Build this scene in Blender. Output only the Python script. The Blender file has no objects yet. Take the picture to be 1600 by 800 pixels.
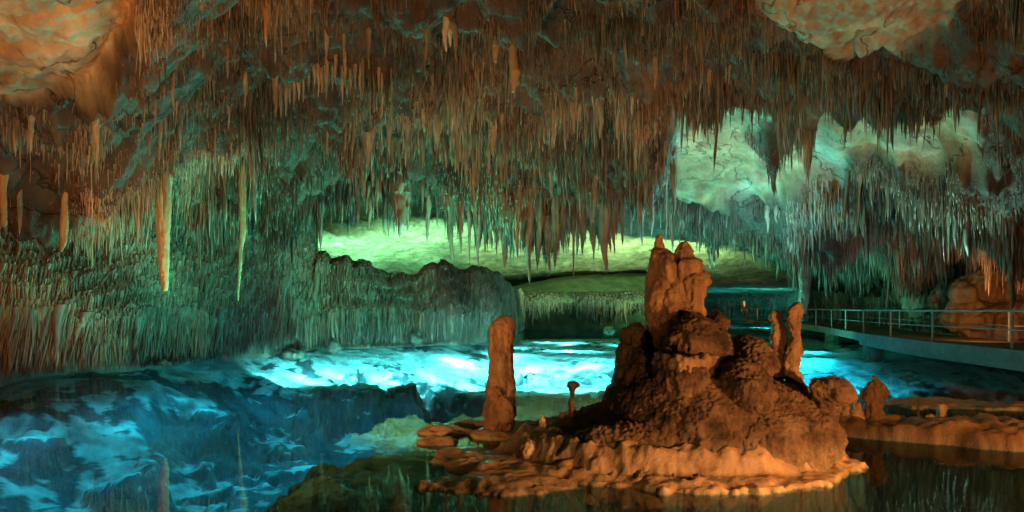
import bpy, bmesh, math, random
import numpy as np
from mathutils import Vector, Matrix

SC = bpy.context.scene
COL = SC.collection
random.seed(7)
RNG = np.random.default_rng(7)

# ------------------------------------------------------------------ camera, world, light, exposure
F = 1067.0                       # focal length of the photograph in its own pixels (1600 wide, 24 mm)
HY, CX, EYE = 484.0, 800.0, 1.6  # horizon row, centre column, eye height above the water

cam_d = bpy.data.cameras.new('camera')
cam = bpy.data.objects.new('camera', cam_d)
COL.objects.link(cam)
cam.location = (0, 0, EYE)
cam.rotation_euler = (math.radians(90), 0, 0)
cam_d.sensor_width = 36.0
cam_d.lens = 24.0
cam_d.shift_y = (HY - 400.0) / 1600.0
cam_d.clip_start = 0.05
cam_d.clip_end = 400.0
SC.camera = cam

world = bpy.data.worlds.new('World')
SC.world = world
world.use_nodes = True
bg = world.node_tree.nodes['Background']
bg.inputs[0].default_value = (0.02, 0.05, 0.05, 1)
bg.inputs[1].default_value = 0.1

SC.view_settings.view_transform = 'Standard'
SC.view_settings.look = 'None'
SC.view_settings.exposure = 0.0
SC.view_settings.gamma = 1.0
SC.view_settings.use_curve_mapping = False
SC.render.engine = 'CYCLES'
cy = SC.cycles
cy.use_denoising = True
cy.max_bounces = 6
cy.diffuse_bounces = 3
cy.glossy_bounces = 2
cy.transmission_bounces = 2
cy.transparent_max_bounces = 6
cy.caustics_reflective = False
cy.caustics_refractive = False
cy.sample_clamp_indirect = 3.0

ORANGE = (1.0, 0.40, 0.10)
WARM = (1.0, 0.52, 0.20)
TEAL = (0.10, 1.0, 0.62)
LIME = (0.40, 1.0, 0.46)
TURQ = (0.12, 0.85, 1.0)
CYAN = (0.03, 0.66, 0.88)

def lamp(name, loc, target, power, color, angle=None, radius=0.15, blend=0.6):
    d = bpy.data.lights.new(name, 'SPOT' if angle else 'POINT')
    d.energy = power
    d.color = color
    d.shadow_soft_size = radius
    d.cycles.use_multiple_importance_sampling = False
    if angle:
        d.spot_size = math.radians(angle)
        d.spot_blend = blend
    o = bpy.data.objects.new(name, d)
    COL.objects.link(o)
    o.location = loc
    if target is not None:
        o.rotation_euler = (Vector(target) - Vector(loc)).to_track_quat('-Z', 'Y').to_euler()
    return o

# orange show lamps along the near shore, and one added fill
lamp('island_lamp', (1.9, 3.7, 0.22), (1.5, 7.4, 0.6), 170, WARM, 110, 0.08)
lamp('island_lamp', (4.7, 3.8, 0.8), (1.6, 7.5, 1.0), 1100, (1.0, 0.43, 0.13), 70, 0.08)
lamp('ledge_lamp', (6.2, 4.6, 0.9), (5.2, 8.9, 0.35), 420, ORANGE, 62, 0.10)
lamp('ceiling_lamp', (-3.0, 4.0, 0.5), (-2.5, 15, 7.4), 1250, (1.0, 0.44, 0.14), 110, 0.2)
lamp('ceiling_lamp', (2.0, 10.4, 0.4), (1.2, 23, 6.0), 1150, ORANGE, 80, 0.2)
lamp('ceiling_lamp', (7.5, 6.0, 0.5), (10, 16, 6.8), 950, ORANGE, 105, 0.3)
lamp('bulge_lamp', (-6.0, 5.0, 0.6), (-7.2, 10.2, 5.6), 900, (1.0, 0.58, 0.22), 62, 0.2)
lamp('shore_lamp', (-10.5, 9.0, 0.5), (-13, 17, 0.5), 320, ORANGE, 120, 0.2)
lamp('column_fill', (-6.2, 10.5, 0.3), (-8.5, 16.6, 3.8), 620, ORANGE, 36, 0.1)  # added warm fill for the one hanging column
lamp('flowstone_lamp', (14.6, 21.5, 1.2), (19.3, 27.0, 2.6), 260, ORANGE, 110, 0.2)
# green and turquoise show lamps deeper in, plus added fills
lamp('wall_lamp', (-1.0, 23.0, 0.4), (-8.0, 29, 4.2), 2200, TEAL, 75, 0.3, 1.0)
lamp('wall_lamp', (-5.0, 16.5, 0.4), (-11.5, 19.5, 4.2), 1350, TEAL, 85, 0.3, 1.0)
lamp('curtain_lamp', (-2.0, 25.0, 0.4), (-2.5, 21, 6.5), 2300, TEAL, 140, 0.3)
lamp('curtain_lamp', (-6.5, 21.0, 0.4), (-6.5, 17.5, 6.0), 1300, TEAL, 120, 0.3)
lamp('curtain_lamp', (3.0, 34.0, 0.6), (1.5, 25, 5.5), 1500, TEAL, 120, 0.3)
UP = (0.16, 0.90, 0.68)
lamp('dome_fill', (-4.5, 13.5, 0.3), (-4.5, 14.0, 8), 270, UP, 125, 0.3)  # added upward fills, bringing teal into the gaps overhead
lamp('dome_fill', (2.2, 15.0, 0.3), (2.2, 15.5, 8), 300, UP, 125, 0.3)
lamp('dome_fill', (7.0, 14.5, 0.3), (7.0, 15, 8), 230, UP, 125, 0.3)
lamp('chamber_lamp', (-4.0, 41.0, 0.8), (-6, 46, 5.8), 6500, (0.24, 1.0, 0.52), 125, 0.4)
lamp('chamber_lamp', (-10.0, 43.0, 0.8), (-11.5, 47, 5.8), 4300, (0.20, 1.0, 0.55), 125, 0.4)
lamp('chamber_lamp', (5.0, 43.5, 0.8), (3.5, 48.5, 6.0), 6500, LIME, 95, 0.4)
lamp('chamber_lamp', (10.5, 45.0, 0.8), (11.0, 51, 6.0), 6500, LIME, 100, 0.4)
lamp('chamber_lamp', (14.0, 58.0, 2.2), (13, 62, 6.5), 6000, LIME, 160, 0.4)
lamp('recess_lamp', (8.0, 24.5, 0.6), (8.6, 26.8, 8.0), 3200, (0.13, 0.88, 0.95), 100, 0.3)
lamp('recess_lamp', (12.0, 20.0, 0.8), (12.5, 19.5, 6.0), 1300, (0.35, 0.9, 0.75), 85, 0.3)
lamp('recess_lamp', (7.2, 20.5, 0.5), (9.8, 27.5, 6.5), 620, ORANGE, 60, 0.2)  # added orange fill, colours patches of the recess
lamp('fringe_lamp', (11.0, 30.0, 0.3), (20, 40, 4.2), 2600, TEAL, 85, 0.3, 1.0)
lamp('fringe_lamp', (9.0, 33.0, 0.5), (10, 30, 6), 1500, TEAL, 130, 0.3)
lamp('path_lamp', (19.0, 56.0, 1.5), (20.75, 61, 1.9), 800, WARM, 40, 0.1)
lamp('far_lamp', (29.0, 78.0, 0.6), (34, 98, 2.0), 3000, (0.04, 0.80, 0.75), 150, 0.4)
# lamps sunk in the lake, shining down and outwards on the bed
ICE = (0.20, 0.98, 0.92)
def sunk(x, y, power, col=CYAN, z=-0.12, angle=150, aim=(0, 0, -5)):
    lamp('lake_lamp', (x, y, z), (x + aim[0], y + aim[1], z + aim[2]), power, col, angle, 0.08, 0.35)
for x_, y_, p_ in ((-7.4, 22.0, 279), (-6.8, 22.8, 682), (-5.3, 23.6, 930), (-3.9, 24.6, 1054), (-2.3, 26.0, 1178), (-0.8, 26.0, 930), (0.9, 26.0, 1054), (2.9, 26.0, 930)):
    sunk(x_, y_, p_ * 0.85, ICE, -0.15, 128, (x_ * 0.12, 2.6, -2.4))
for x_, y_, p_ in ((-2.2, 29.5, 1054), (0.8, 30.0, 1240), (3.2, 31.0, 1240), (6.0, 31.0, 744), (-0.4, 33.5, 992), (3.2, 37.0, 1488), (3.5, 46.0, 4030), (8.0, 44.0, 2170), (0.0, 41.0, 930)):
    sunk(x_, y_, p_, ICE, -0.12, 165)
for x_, y_, p_ in ((-5.0, 19.0, 420), (-1.2, 19.5, 420), (-8.0, 16.6, 300), (-4.6, 15.6, 330), (-1.8, 15.6, 300), (-9.4, 13.2, 220), (-6.6, 12.8, 260), (-3.2, 12.6, 240),
                   (-8.0, 10.4, 170), (-5.2, 9.6, 150), (-2.6, 9.6, 80)):
    sunk(x_, y_, p_ * 0.62, CYAN, -0.10, 162)
sunk(-8.2, 15.0, 110, CYAN, -0.2, 120, (-0.7, 1.2, -0.35)); sunk(-7.6, 17.6, 130, CYAN, -0.2, 120, (-0.6, 1.2, -0.35)); sunk(-6.6, 19.6, 130, CYAN, -0.2, 120, (-0.5, 1.2, -0.35))
sunk(8.3, 17.0, 800, CYAN, -0.12, 160); sunk(9.6, 22.0, 1000, CYAN, -0.12, 160); sunk(7.4, 13.2, 240); sunk(29.0, 94.0, 9000); sunk(5.2, 12.2, 90); sunk(12.2, 27.0, 600, CYAN, -0.12, 162); sunk(13.4, 31.5, 650, CYAN, -0.12, 162); sunk(15.2, 36.0, 650, CYAN, -0.12, 162); sunk(10.6, 24.5, 450, CYAN, -0.12, 162)

# ------------------------------------------------------------------ numeric helpers
def P(px, py, Y):
    """world point seen at photo pixel (px, py) at distance Y"""
    return Vector(((px - CX) / F * Y, Y, EYE - (py - HY) / F * Y))

def on_water(px, py, z=0.0):
    Y = (EYE - z) * F / (py - HY)
    return Vector(((px - CX) / F * Y, Y, z))

def _hash(i, j, k, seed):
    n = (i * 73856093) ^ (j * 19349663) ^ (k * 83492791) ^ (seed * 2654435761 & 0x7fffffff)
    n = n & 0x7fffffff
    n = (n ^ (n >> 13)) * 1274126177 & 0x7fffffff
    n = (n ^ (n >> 16)) * 668265263 & 0x7fffffff
    n = n ^ (n >> 15)
    return (n & 0xffffff) / float(0xffffff)

def noise(x, y, z=0.0, seed=1):
    """smooth value noise, -1..1, vectorised"""
    x = np.asarray(x, float); y = np.asarray(y, float); z = np.asarray(z, float) + 0 * x
    xi = np.floor(x).astype(np.int64); yi = np.floor(y).astype(np.int64); zi = np.floor(z).astype(np.int64)
    fx = x - xi; fy = y - yi; fz = z - zi
    fx = fx * fx * fx * (fx * (fx * 6 - 15) + 10)
    fy = fy * fy * fy * (fy * (fy * 6 - 15) + 10)
    fz = fz * fz * fz * (fz * (fz * 6 - 15) + 10)
    def h(a, b, c): return _hash(xi + a, yi + b, zi + c, seed)
    x00 = h(0,0,0) * (1 - fx) + h(1,0,0) * fx
    x10 = h(0,1,0) * (1 - fx) + h(1,1,0) * fx
    x01 = h(0,0,1) * (1 - fx) + h(1,0,1) * fx
    x11 = h(0,1,1) * (1 - fx) + h(1,1,1) * fx
    y0 = x00 * (1 - fy) + x10 * fy
    y1 = x01 * (1 - fy) + x11 * fy
    return (y0 * (1 - fz) + y1 * fz) * 2 - 1

def fbm(x, y, z=0.0, seed=1, octaves=4, gain=0.5):
    s = 0; a = 1.0; t = 0.0; f = 1.0
    for o in range(octaves):
        s = s + a * noise(np.asarray(x) * f, np.asarray(y) * f, np.asarray(z) * f, seed + o * 17)
        t += a; a *= gain; f *= 2.03
    return s / t * 1.6

def sstep(a, b, x):
    t = np.clip((np.asarray(x, float) - a) / (b - a), 0, 1)
    return t * t * (3 - 2 * t)

def mesh_np(name, verts, quads=None, tris=None, colors=None, smooth=True):
    me = bpy.data.meshes.new(name)
    verts = np.asarray(verts, np.float32).reshape(-1, 3)
    nq = 0 if quads is None else len(quads)
    nt = 0 if tris is None else len(tris)
    loops = []
    if nq: loops.append(np.asarray(quads, np.int32).ravel())
    if nt: loops.append(np.asarray(tris, np.int32).ravel())
    loops = np.concatenate(loops)
    me.vertices.add(len(verts)); me.vertices.foreach_set('co', verts.ravel())
    me.loops.add(len(loops)); me.loops.foreach_set('vertex_index', loops)
    me.polygons.add(nq + nt)
    starts = np.concatenate([np.arange(nq) * 4, nq * 4 + np.arange(nt) * 3]).astype(np.int32)
    me.polygons.foreach_set('loop_start', starts)
    me.update(calc_edges=True)
    if smooth:
        me.polygons.foreach_set('use_smooth', np.ones(nq + nt, dtype=bool))
    if colors is not None:
        a = me.color_attributes.new('tint', 'FLOAT_COLOR', 'POINT')
        c = np.ones((len(verts), 4), np.float32); c[:, :3] = colors
        a.data.foreach_set('color', c.ravel())
    me.validate()
    return me

def grid_mesh(name, X, Y, Z, colors=None, flip=False):
    n, m = X.shape
    v = np.stack([X, Y, Z], -1).reshape(-1, 3)
    i = np.arange(n - 1)[:, None] * m + np.arange(m - 1)[None, :]
    q = np.stack([i, i + 1, i + m + 1, i + m], -1).reshape(-1, 4)
    if flip: q = q[:, ::-1]
    return mesh_np(name, v, quads=q, colors=None if colors is None else colors.reshape(-1, 3))

def link(name, me, mat, parent=None):
    o = bpy.data.objects.new(name, me)
    if mat is not None:
        me.materials.clear(); me.materials.append(mat)
    COL.objects.link(o)
    if parent is not None: o.parent = parent
    return o

def tag(o, label=None, cat=None, group=None, kind=None):
    if label: o['label'] = label
    if cat: o['category'] = cat
    if group: o['group'] = group
    if kind: o['kind'] = kind
    return o

def empty(name, loc, label, cat, group=None, rz=0.0):
    o = bpy.data.objects.new(name, None)
    o.empty_display_size = 0.3
    COL.objects.link(o)
    o.location = loc; o.rotation_euler = (0, 0, rz)
    return tag(o, label, cat, group)

def bm_mesh(name, bm, smooth=False):
    bmesh.ops.recalc_face_normals(bm, faces=bm.faces)
    me = bpy.data.meshes.new(name)
    bm.to_mesh(me); bm.free()
    if smooth: me.polygons.foreach_set('use_smooth', np.ones(len(me.polygons), dtype=bool))
    return me

# ------------------------------------------------------------------ materials
def nodes(mat):
    mat.use_nodes = True
    nt = mat.node_tree
    return nt, nt.nodes, nt.links, nt.nodes['Principled BSDF']

def rock_material(name, c_lo, c_hi, c_spot=None, scale=1.0, stretch=(1, 1, 1), rough=(0.45, 0.8),
                  bump=0.4, bump_dist=0.03, popcorn=0.0, tint=False, spot=(0.55, 0.7), detail_scale=1.0):
    mat = bpy.data.materials.new(name)
    nt, N, L, bsdf = nodes(mat)
    tc = N.new('ShaderNodeTexCoord')
    mp = N.new('ShaderNodeMapping'); mp.inputs['Scale'].default_value = stretch
    geo = N.new('ShaderNodeNewGeometry')
    L.new(geo.outputs['Position'], mp.inputs['Vector'])
    n1 = N.new('ShaderNodeTexNoise'); n1.inputs['Scale'].default_value = 1.3 * scale
    n1.inputs['Detail'].default_value = 8; n1.inputs['Roughness'].default_value = 0.62
    L.new(mp.outputs[0], n1.inputs['Vector'])
    r1 = N.new('ShaderNodeValToRGB')
    r1.color_ramp.elements[0].position = 0.36; r1.color_ramp.elements[0].color = (*c_lo, 1)
    r1.color_ramp.elements[1].position = 0.66; r1.color_ramp.elements[1].color = (*c_hi, 1)
    L.new(n1.outputs[0], r1.inputs[0])
    col = r1.outputs[0]
    if c_spot is not None:
        n2 = N.new('ShaderNodeTexNoise'); n2.inputs['Scale'].default_value = 0.45 * scale
        n2.inputs['Detail'].default_value = 6; n2.inputs['Roughness'].default_value = 0.6
        L.new(mp.outputs[0], n2.inputs['Vector'])
        r2 = N.new('ShaderNodeValToRGB')
        r2.color_ramp.elements[0].position = spot[0]; r2.color_ramp.elements[0].color = (0, 0, 0, 1)
        r2.color_ramp.elements[1].position = spot[1]; r2.color_ramp.elements[1].color = (1, 1, 1, 1)
        L.new(n2.outputs[0], r2.inputs[0])
        mx = N.new('ShaderNodeMix'); mx.data_type = 'RGBA'
        L.new(r2.outputs[0], mx.inputs[0]); L.new(col, mx.inputs[6]); mx.inputs[7].default_value = (*c_spot, 1)
        col = mx.outputs[2]
    if tint:
        at = N.new('ShaderNodeAttribute'); at.attribute_name = 'tint'
        mm = N.new('ShaderNodeMix'); mm.data_type = 'RGBA'; mm.blend_type = 'MULTIPLY'; mm.inputs[0].default_value = 1
        L.new(col, mm.inputs[6]); L.new(at.outputs['Color'], mm.inputs[7])
        col = mm.outputs[2]
    L.new(col, bsdf.inputs['Base Color'])
    n3 = N.new('ShaderNodeTexNoise'); n3.inputs['Scale'].default_value = 9 * scale * detail_scale
    n3.inputs['Detail'].default_value = 6; n3.inputs['Roughness'].default_value = 0.65
    L.new(mp.outputs[0], n3.inputs['Vector'])
    mr = N.new('ShaderNodeMapRange')
    mr.inputs['From Min'].default_value = 0.3; mr.inputs['From Max'].default_value = 0.7
    mr.inputs['To Min'].default_value = rough[0]; mr.inputs['To Max'].default_value = rough[1]
    L.new(n3.outputs[0], mr.inputs['Value']); L.new(mr.outputs[0], bsdf.inputs['Roughness'])
    b = N.new('ShaderNodeBump'); b.inputs['Strength'].default_value = bump; b.inputs['Distance'].default_value = bump_dist
    L.new(n3.outputs[0], b.inputs['Height'])
    last = b
    if popcorn > 0:
        v = N.new('ShaderNodeTexVoronoi'); v.inputs['Scale'].default_value = 42 * scale
        L.new(geo.outputs['Position'], v.inputs['Vector'])
        inv = N.new('ShaderNodeMath'); inv.operation = 'SUBTRACT'; inv.inputs[0].default_value = 1.0
        L.new(v.outputs['Distance'], inv.inputs[1])
        b2 = N.new('ShaderNodeBump'); b2.inputs['Strength'].default_value = popcorn; b2.inputs['Distance'].default_value = 0.03
        L.new(inv.outputs[0], b2.inputs['Height']); L.new(b.outputs[0], b2.inputs['Normal'])
        last = b2
    L.new(last.outputs[0], bsdf.inputs['Normal'])
    return mat

def plain_material(name, color, rough=0.5, metal=0.0, bump=0.0, scale=20, vary=0.25):
    mat = bpy.data.materials.new(name)
    nt, N, L, bsdf = nodes(mat)
    tc = N.new('ShaderNodeTexCoord')
    n1 = N.new('ShaderNodeTexNoise'); n1.inputs['Scale'].default_value = scale; n1.inputs['Detail'].default_value = 6
    L.new(tc.outputs['Object'], n1.inputs['Vector'])
    r = N.new('ShaderNodeValToRGB')
    r.color_ramp.elements[0].position = 0.3; r.color_ramp.elements[0].color = (*[c * (1 - vary) for c in color], 1)
    r.color_ramp.elements[1].position = 0.7; r.color_ramp.elements[1].color = (*[min(1, c * (1 + vary)) for c in color], 1)
    L.new(n1.outputs[0], r.inputs[0]); L.new(r.outputs[0], bsdf.inputs['Base Color'])
    bsdf.inputs['Roughness'].default_value = rough
    bsdf.inputs['Metallic'].default_value = metal
    if bump:
        b = N.new('ShaderNodeBump'); b.inputs['Strength'].default_value = bump; b.inputs['Distance'].default_value = 0.02
        L.new(n1.outputs[0], b.inputs['Height']); L.new(b.outputs[0], bsdf.inputs['Normal'])
    return mat

M_ceiling = rock_material('ceiling_rock', (0.20, 0.12, 0.075), (0.46, 0.33, 0.23), (0.30, 0.19, 0.11), 0.9, tint=True,
                          bump=0.6, bump_dist=0.08, rough=(0.6, 0.9))
M_straw = rock_material('stalactite_rock', (0.55, 0.45, 0.38), (1.0, 0.95, 0.9), None, 2.0, (2.5, 2.5, 0.5), tint=True,
                        bump=0.5, bump_dist=0.02, rough=(0.35, 0.7))
M_big = rock_material('large_stalactite_rock', (0.26, 0.17, 0.12), (0.60, 0.43, 0.30), (0.66, 0.53, 0.40), 1.6, (2.2, 2.2, 0.55),
                      bump=0.7, bump_dist=0.04, rough=(0.35, 0.7))
M_wall = rock_material('wall_rock', (0.16, 0.11, 0.075), (0.36, 0.28, 0.20), None, 1.4, (1.5, 1.5, 0.5), bump=0.6, bump_dist=0.06)
M_mound = rock_material('mound_rock', (0.06, 0.03, 0.018), (0.36, 0.20, 0.11), (0.44, 0.29, 0.18), 3.6, bump=1.0, bump_dist=0.06,
                        popcorn=0.9, rough=(0.28, 0.65))
def waterline_crust(mat, pale, z0, z1):
    nt = mat.node_tree; N = nt.nodes; L = nt.links; bsdf = N['Principled BSDF']
    src = bsdf.inputs['Base Color'].links[0].from_socket
    geo = N.new('ShaderNodeNewGeometry'); sep = N.new('ShaderNodeSeparateXYZ'); L.new(geo.outputs['Position'], sep.inputs[0])
    n = N.new('ShaderNodeTexNoise'); n.inputs['Scale'].default_value = 3.0; n.inputs['Detail'].default_value = 9; n.inputs['Roughness'].default_value = 0.7
    L.new(geo.outputs['Position'], n.inputs['Vector'])
    a = N.new('ShaderNodeMath'); a.operation = 'MULTIPLY_ADD'; a.inputs[1].default_value = 0.55
    L.new(n.outputs[0], a.inputs[0]); L.new(sep.outputs['Z'], a.inputs[2])
    mr = N.new('ShaderNodeMapRange'); mr.interpolation_type = 'SMOOTHSTEP'
    mr.inputs['From Min'].default_value = z0 + 0.27; mr.inputs['From Max'].default_value = z1 + 0.27
    mr.inputs['To Min'].default_value = 1; mr.inputs['To Max'].default_value = 0
    L.new(a.outputs[0], mr.inputs['Value'])
    n2 = N.new('ShaderNodeTexNoise'); n2.inputs['Scale'].default_value = 22; n2.inputs['Detail'].default_value = 6
    L.new(geo.outputs['Position'], n2.inputs['Vector'])
    r = N.new('ShaderNodeValToRGB'); r.color_ramp.elements[0].position = 0.3; r.color_ramp.elements[1].position = 0.65
    r.color_ramp.elements[0].color = (*[c * 0.55 for c in pale], 1); r.color_ramp.elements[1].color = (*pale, 1)
    L.new(n2.outputs[0], r.inputs[0])
    mx = N.new('ShaderNodeMix'); mx.data_type = 'RGBA'
    L.new(mr.outputs[0], mx.inputs[0]); L.new(src, mx.inputs[6]); L.new(r.outputs[0], mx.inputs[7])
    L.new(mx.outputs[2], bsdf.inputs['Base Color'])
def drowned_shade(mat):
    """paints shade on the steep rock below the waterline"""
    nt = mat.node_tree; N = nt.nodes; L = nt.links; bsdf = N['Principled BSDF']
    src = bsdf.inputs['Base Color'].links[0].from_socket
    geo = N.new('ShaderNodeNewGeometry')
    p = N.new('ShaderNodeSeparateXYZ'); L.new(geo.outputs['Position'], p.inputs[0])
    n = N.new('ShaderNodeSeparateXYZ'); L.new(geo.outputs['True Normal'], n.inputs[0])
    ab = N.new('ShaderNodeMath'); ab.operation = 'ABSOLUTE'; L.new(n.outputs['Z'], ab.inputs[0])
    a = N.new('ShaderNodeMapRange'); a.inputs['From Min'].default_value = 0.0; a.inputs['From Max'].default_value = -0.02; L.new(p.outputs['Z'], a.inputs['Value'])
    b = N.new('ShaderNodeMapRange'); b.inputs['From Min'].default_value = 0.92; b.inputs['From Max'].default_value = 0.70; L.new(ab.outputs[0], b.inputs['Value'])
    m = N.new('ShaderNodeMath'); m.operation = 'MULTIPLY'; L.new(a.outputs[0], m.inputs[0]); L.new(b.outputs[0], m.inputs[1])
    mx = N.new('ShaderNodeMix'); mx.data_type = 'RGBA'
    L.new(m.outputs[0], mx.inputs[0]); L.new(src, mx.inputs[6]); mx.inputs[7].default_value = (0.022, 0.018, 0.012, 1)  # shade put into the base colour of drowned faces
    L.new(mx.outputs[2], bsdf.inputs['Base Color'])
def cracks(mat, scale, width, dark):
    nt = mat.node_tree; N = nt.nodes; L = nt.links; bsdf = N['Principled BSDF']
    src = bsdf.inputs['Base Color'].links[0].from_socket
    geo = N.new('ShaderNodeNewGeometry')
    n = N.new('ShaderNodeTexNoise'); n.inputs['Scale'].default_value = scale; n.inputs['Detail'].default_value = 5; n.inputs['Roughness'].default_value = 0.5
    n.inputs['Distortion'].default_value = 0.25
    L.new(geo.outputs['Position'], n.inputs['Vector'])
    a = N.new('ShaderNodeMath'); a.operation = 'SUBTRACT'; a.inputs[1].default_value = 0.5; L.new(n.outputs[0], a.inputs[0])
    b = N.new('ShaderNodeMath'); b.operation = 'ABSOLUTE'; L.new(a.outputs[0], b.inputs[0])
    m = N.new('ShaderNodeMapRange'); m.inputs['From Min'].default_value = 0.0; m.inputs['From Max'].default_value = width
    m.inputs['To Min'].default_value = dark; m.inputs['To Max'].default_value = 1.0
    L.new(b.outputs[0], m.inputs['Value'])
    mx = N.new('ShaderNodeMix'); mx.data_type = 'RGBA'; mx.blend_type = 'MULTIPLY'; mx.inputs[0].default_value = 1
    L.new(src, mx.inputs[6]); L.new(m.outputs[0], mx.inputs[7]); L.new(mx.outputs[2], bsdf.inputs['Base Color'])
    old = bsdf.inputs['Normal'].links[0].from_socket
    bu = N.new('ShaderNodeBump'); bu.inputs['Strength'].default_value = 0.8; bu.inputs['Distance'].default_value = 0.12
    L.new(m.outputs[0], bu.inputs['Height']); L.new(old, bu.inputs['Normal']); L.new(bu.outputs[0], bsdf.inputs['Normal'])
cracks(M_ceiling, 0.45, 0.007, 0.5)
waterline_crust(M_mound, (0.60, 0.42, 0.26), 0.10, 0.40)
M_pillar = rock_material('pillar_rock', (0.18, 0.09, 0.045), (0.46, 0.27, 0.14), (0.50, 0.36, 0.24), 4.0, (1.5, 1.5, 0.7), bump=0.9, bump_dist=0.03,
                         popcorn=0.5, rough=(0.3, 0.6))
M_pale = rock_material('pale_rock', (0.34, 0.20, 0.11), (0.62, 0.43, 0.27), None, 3.0, (1.2, 1.2, 0.8), bump=0.6, bump_dist=0.012,
                       popcorn=0.15, rough=(0.4, 0.7))
M_ledge = rock_material('ledge_rock', (0.14, 0.08, 0.045), (0.40, 0.25, 0.14), None, 3.0, bump=0.7, bump_dist=0.02, popcorn=0.3)
M_shelf = rock_material('shelf_rock', (0.7, 0.62, 0.55), (1.0, 1.0, 1.0), None, 3.0, tint=True, bump=0.8, bump_dist=0.02,
                        popcorn=0.2, rough=(0.3, 0.65))
drowned_shade(M_shelf)
M_bed = rock_material('lake_bed_rock', (0.40, 0.42, 0.42), (0.95, 0.95, 0.95), (0.32, 0.33, 0.33), 1.1, tint=True, bump=0.8,
                      bump_dist=0.08, rough=(0.7, 0.9), spot=(0.56, 0.64))
M_flow = rock_material('flowstone_rock', (0.22, 0.12, 0.06), (0.55, 0.36, 0.2), None, 1.4, (1.6, 1.6, 0.5), bump=0.7, bump_dist=0.05)
M_concrete = plain_material('concrete', (0.17, 0.17, 0.15), 0.85, 0, 0.3, 3.0, 0.3)
M_deck = plain_material('deck_concrete', (0.20, 0.14, 0.10), 0.8, 0, 0.3, 2.0, 0.25)
M_steel = plain_material('galvanised_steel', (0.30, 0.30, 0.29), 0.6, 0.2, 0.1, 8, 0.15)

def water_material():
    mat = bpy.data.materials.new('lake_water')
    mat.use_nodes = True
    nt = mat.node_tree; N = nt.nodes; L = nt.links
    N.clear()
    out = N.new('ShaderNodeOutputMaterial')
    tr = N.new('ShaderNodeBsdfTransparent'); tr.inputs[0].default_value = (0.58, 0.93, 0.96, 1)
    gl = N.new('ShaderNodeBsdfGlossy'); gl.inputs['Roughness'].default_value = 0.0
    gl.inputs['Color'].default_value = (0.85, 0.85, 0.85, 1)
    geo = N.new('ShaderNodeNewGeometry')
    mp = N.new('ShaderNodeMapping'); mp.inputs['Scale'].default_value = (1.0, 0.6, 1)
    L.new(geo.outputs['Position'], mp.inputs['Vector'])
    n1 = N.new('ShaderNodeTexNoise'); n1.inputs['Scale'].default_value = 1.6; n1.inputs['Detail'].default_value = 3
    L.new(mp.outputs[0], n1.inputs['Vector'])
    b = N.new('ShaderNodeBump'); b.inputs['Strength'].default_value = 0.05; b.inputs['Distance'].default_value = 0.05
    L.new(n1.outputs[0], b.inputs['Height'])
    fr = N.new('ShaderNodeFresnel'); fr.inputs['IOR'].default_value = 1.33
    L.new(b.outputs[0], fr.inputs['Normal']); L.new(b.outputs[0], gl.inputs['Normal'])
    mx = N.new('ShaderNodeMixShader')
    k = N.new('ShaderNodeMath'); k.operation = 'MINIMUM'; k.inputs[1].default_value = 0.21
    L.new(fr.outputs[0], k.inputs[0])
    L.new(k.outputs[0], mx.inputs[0]); L.new(tr.outputs[0], mx.inputs[1]); L.new(gl.outputs[0], mx.inputs[2])
    L.new(mx.outputs[0], out.inputs['Surface'])
    return mat
M_water = water_material()

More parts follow.
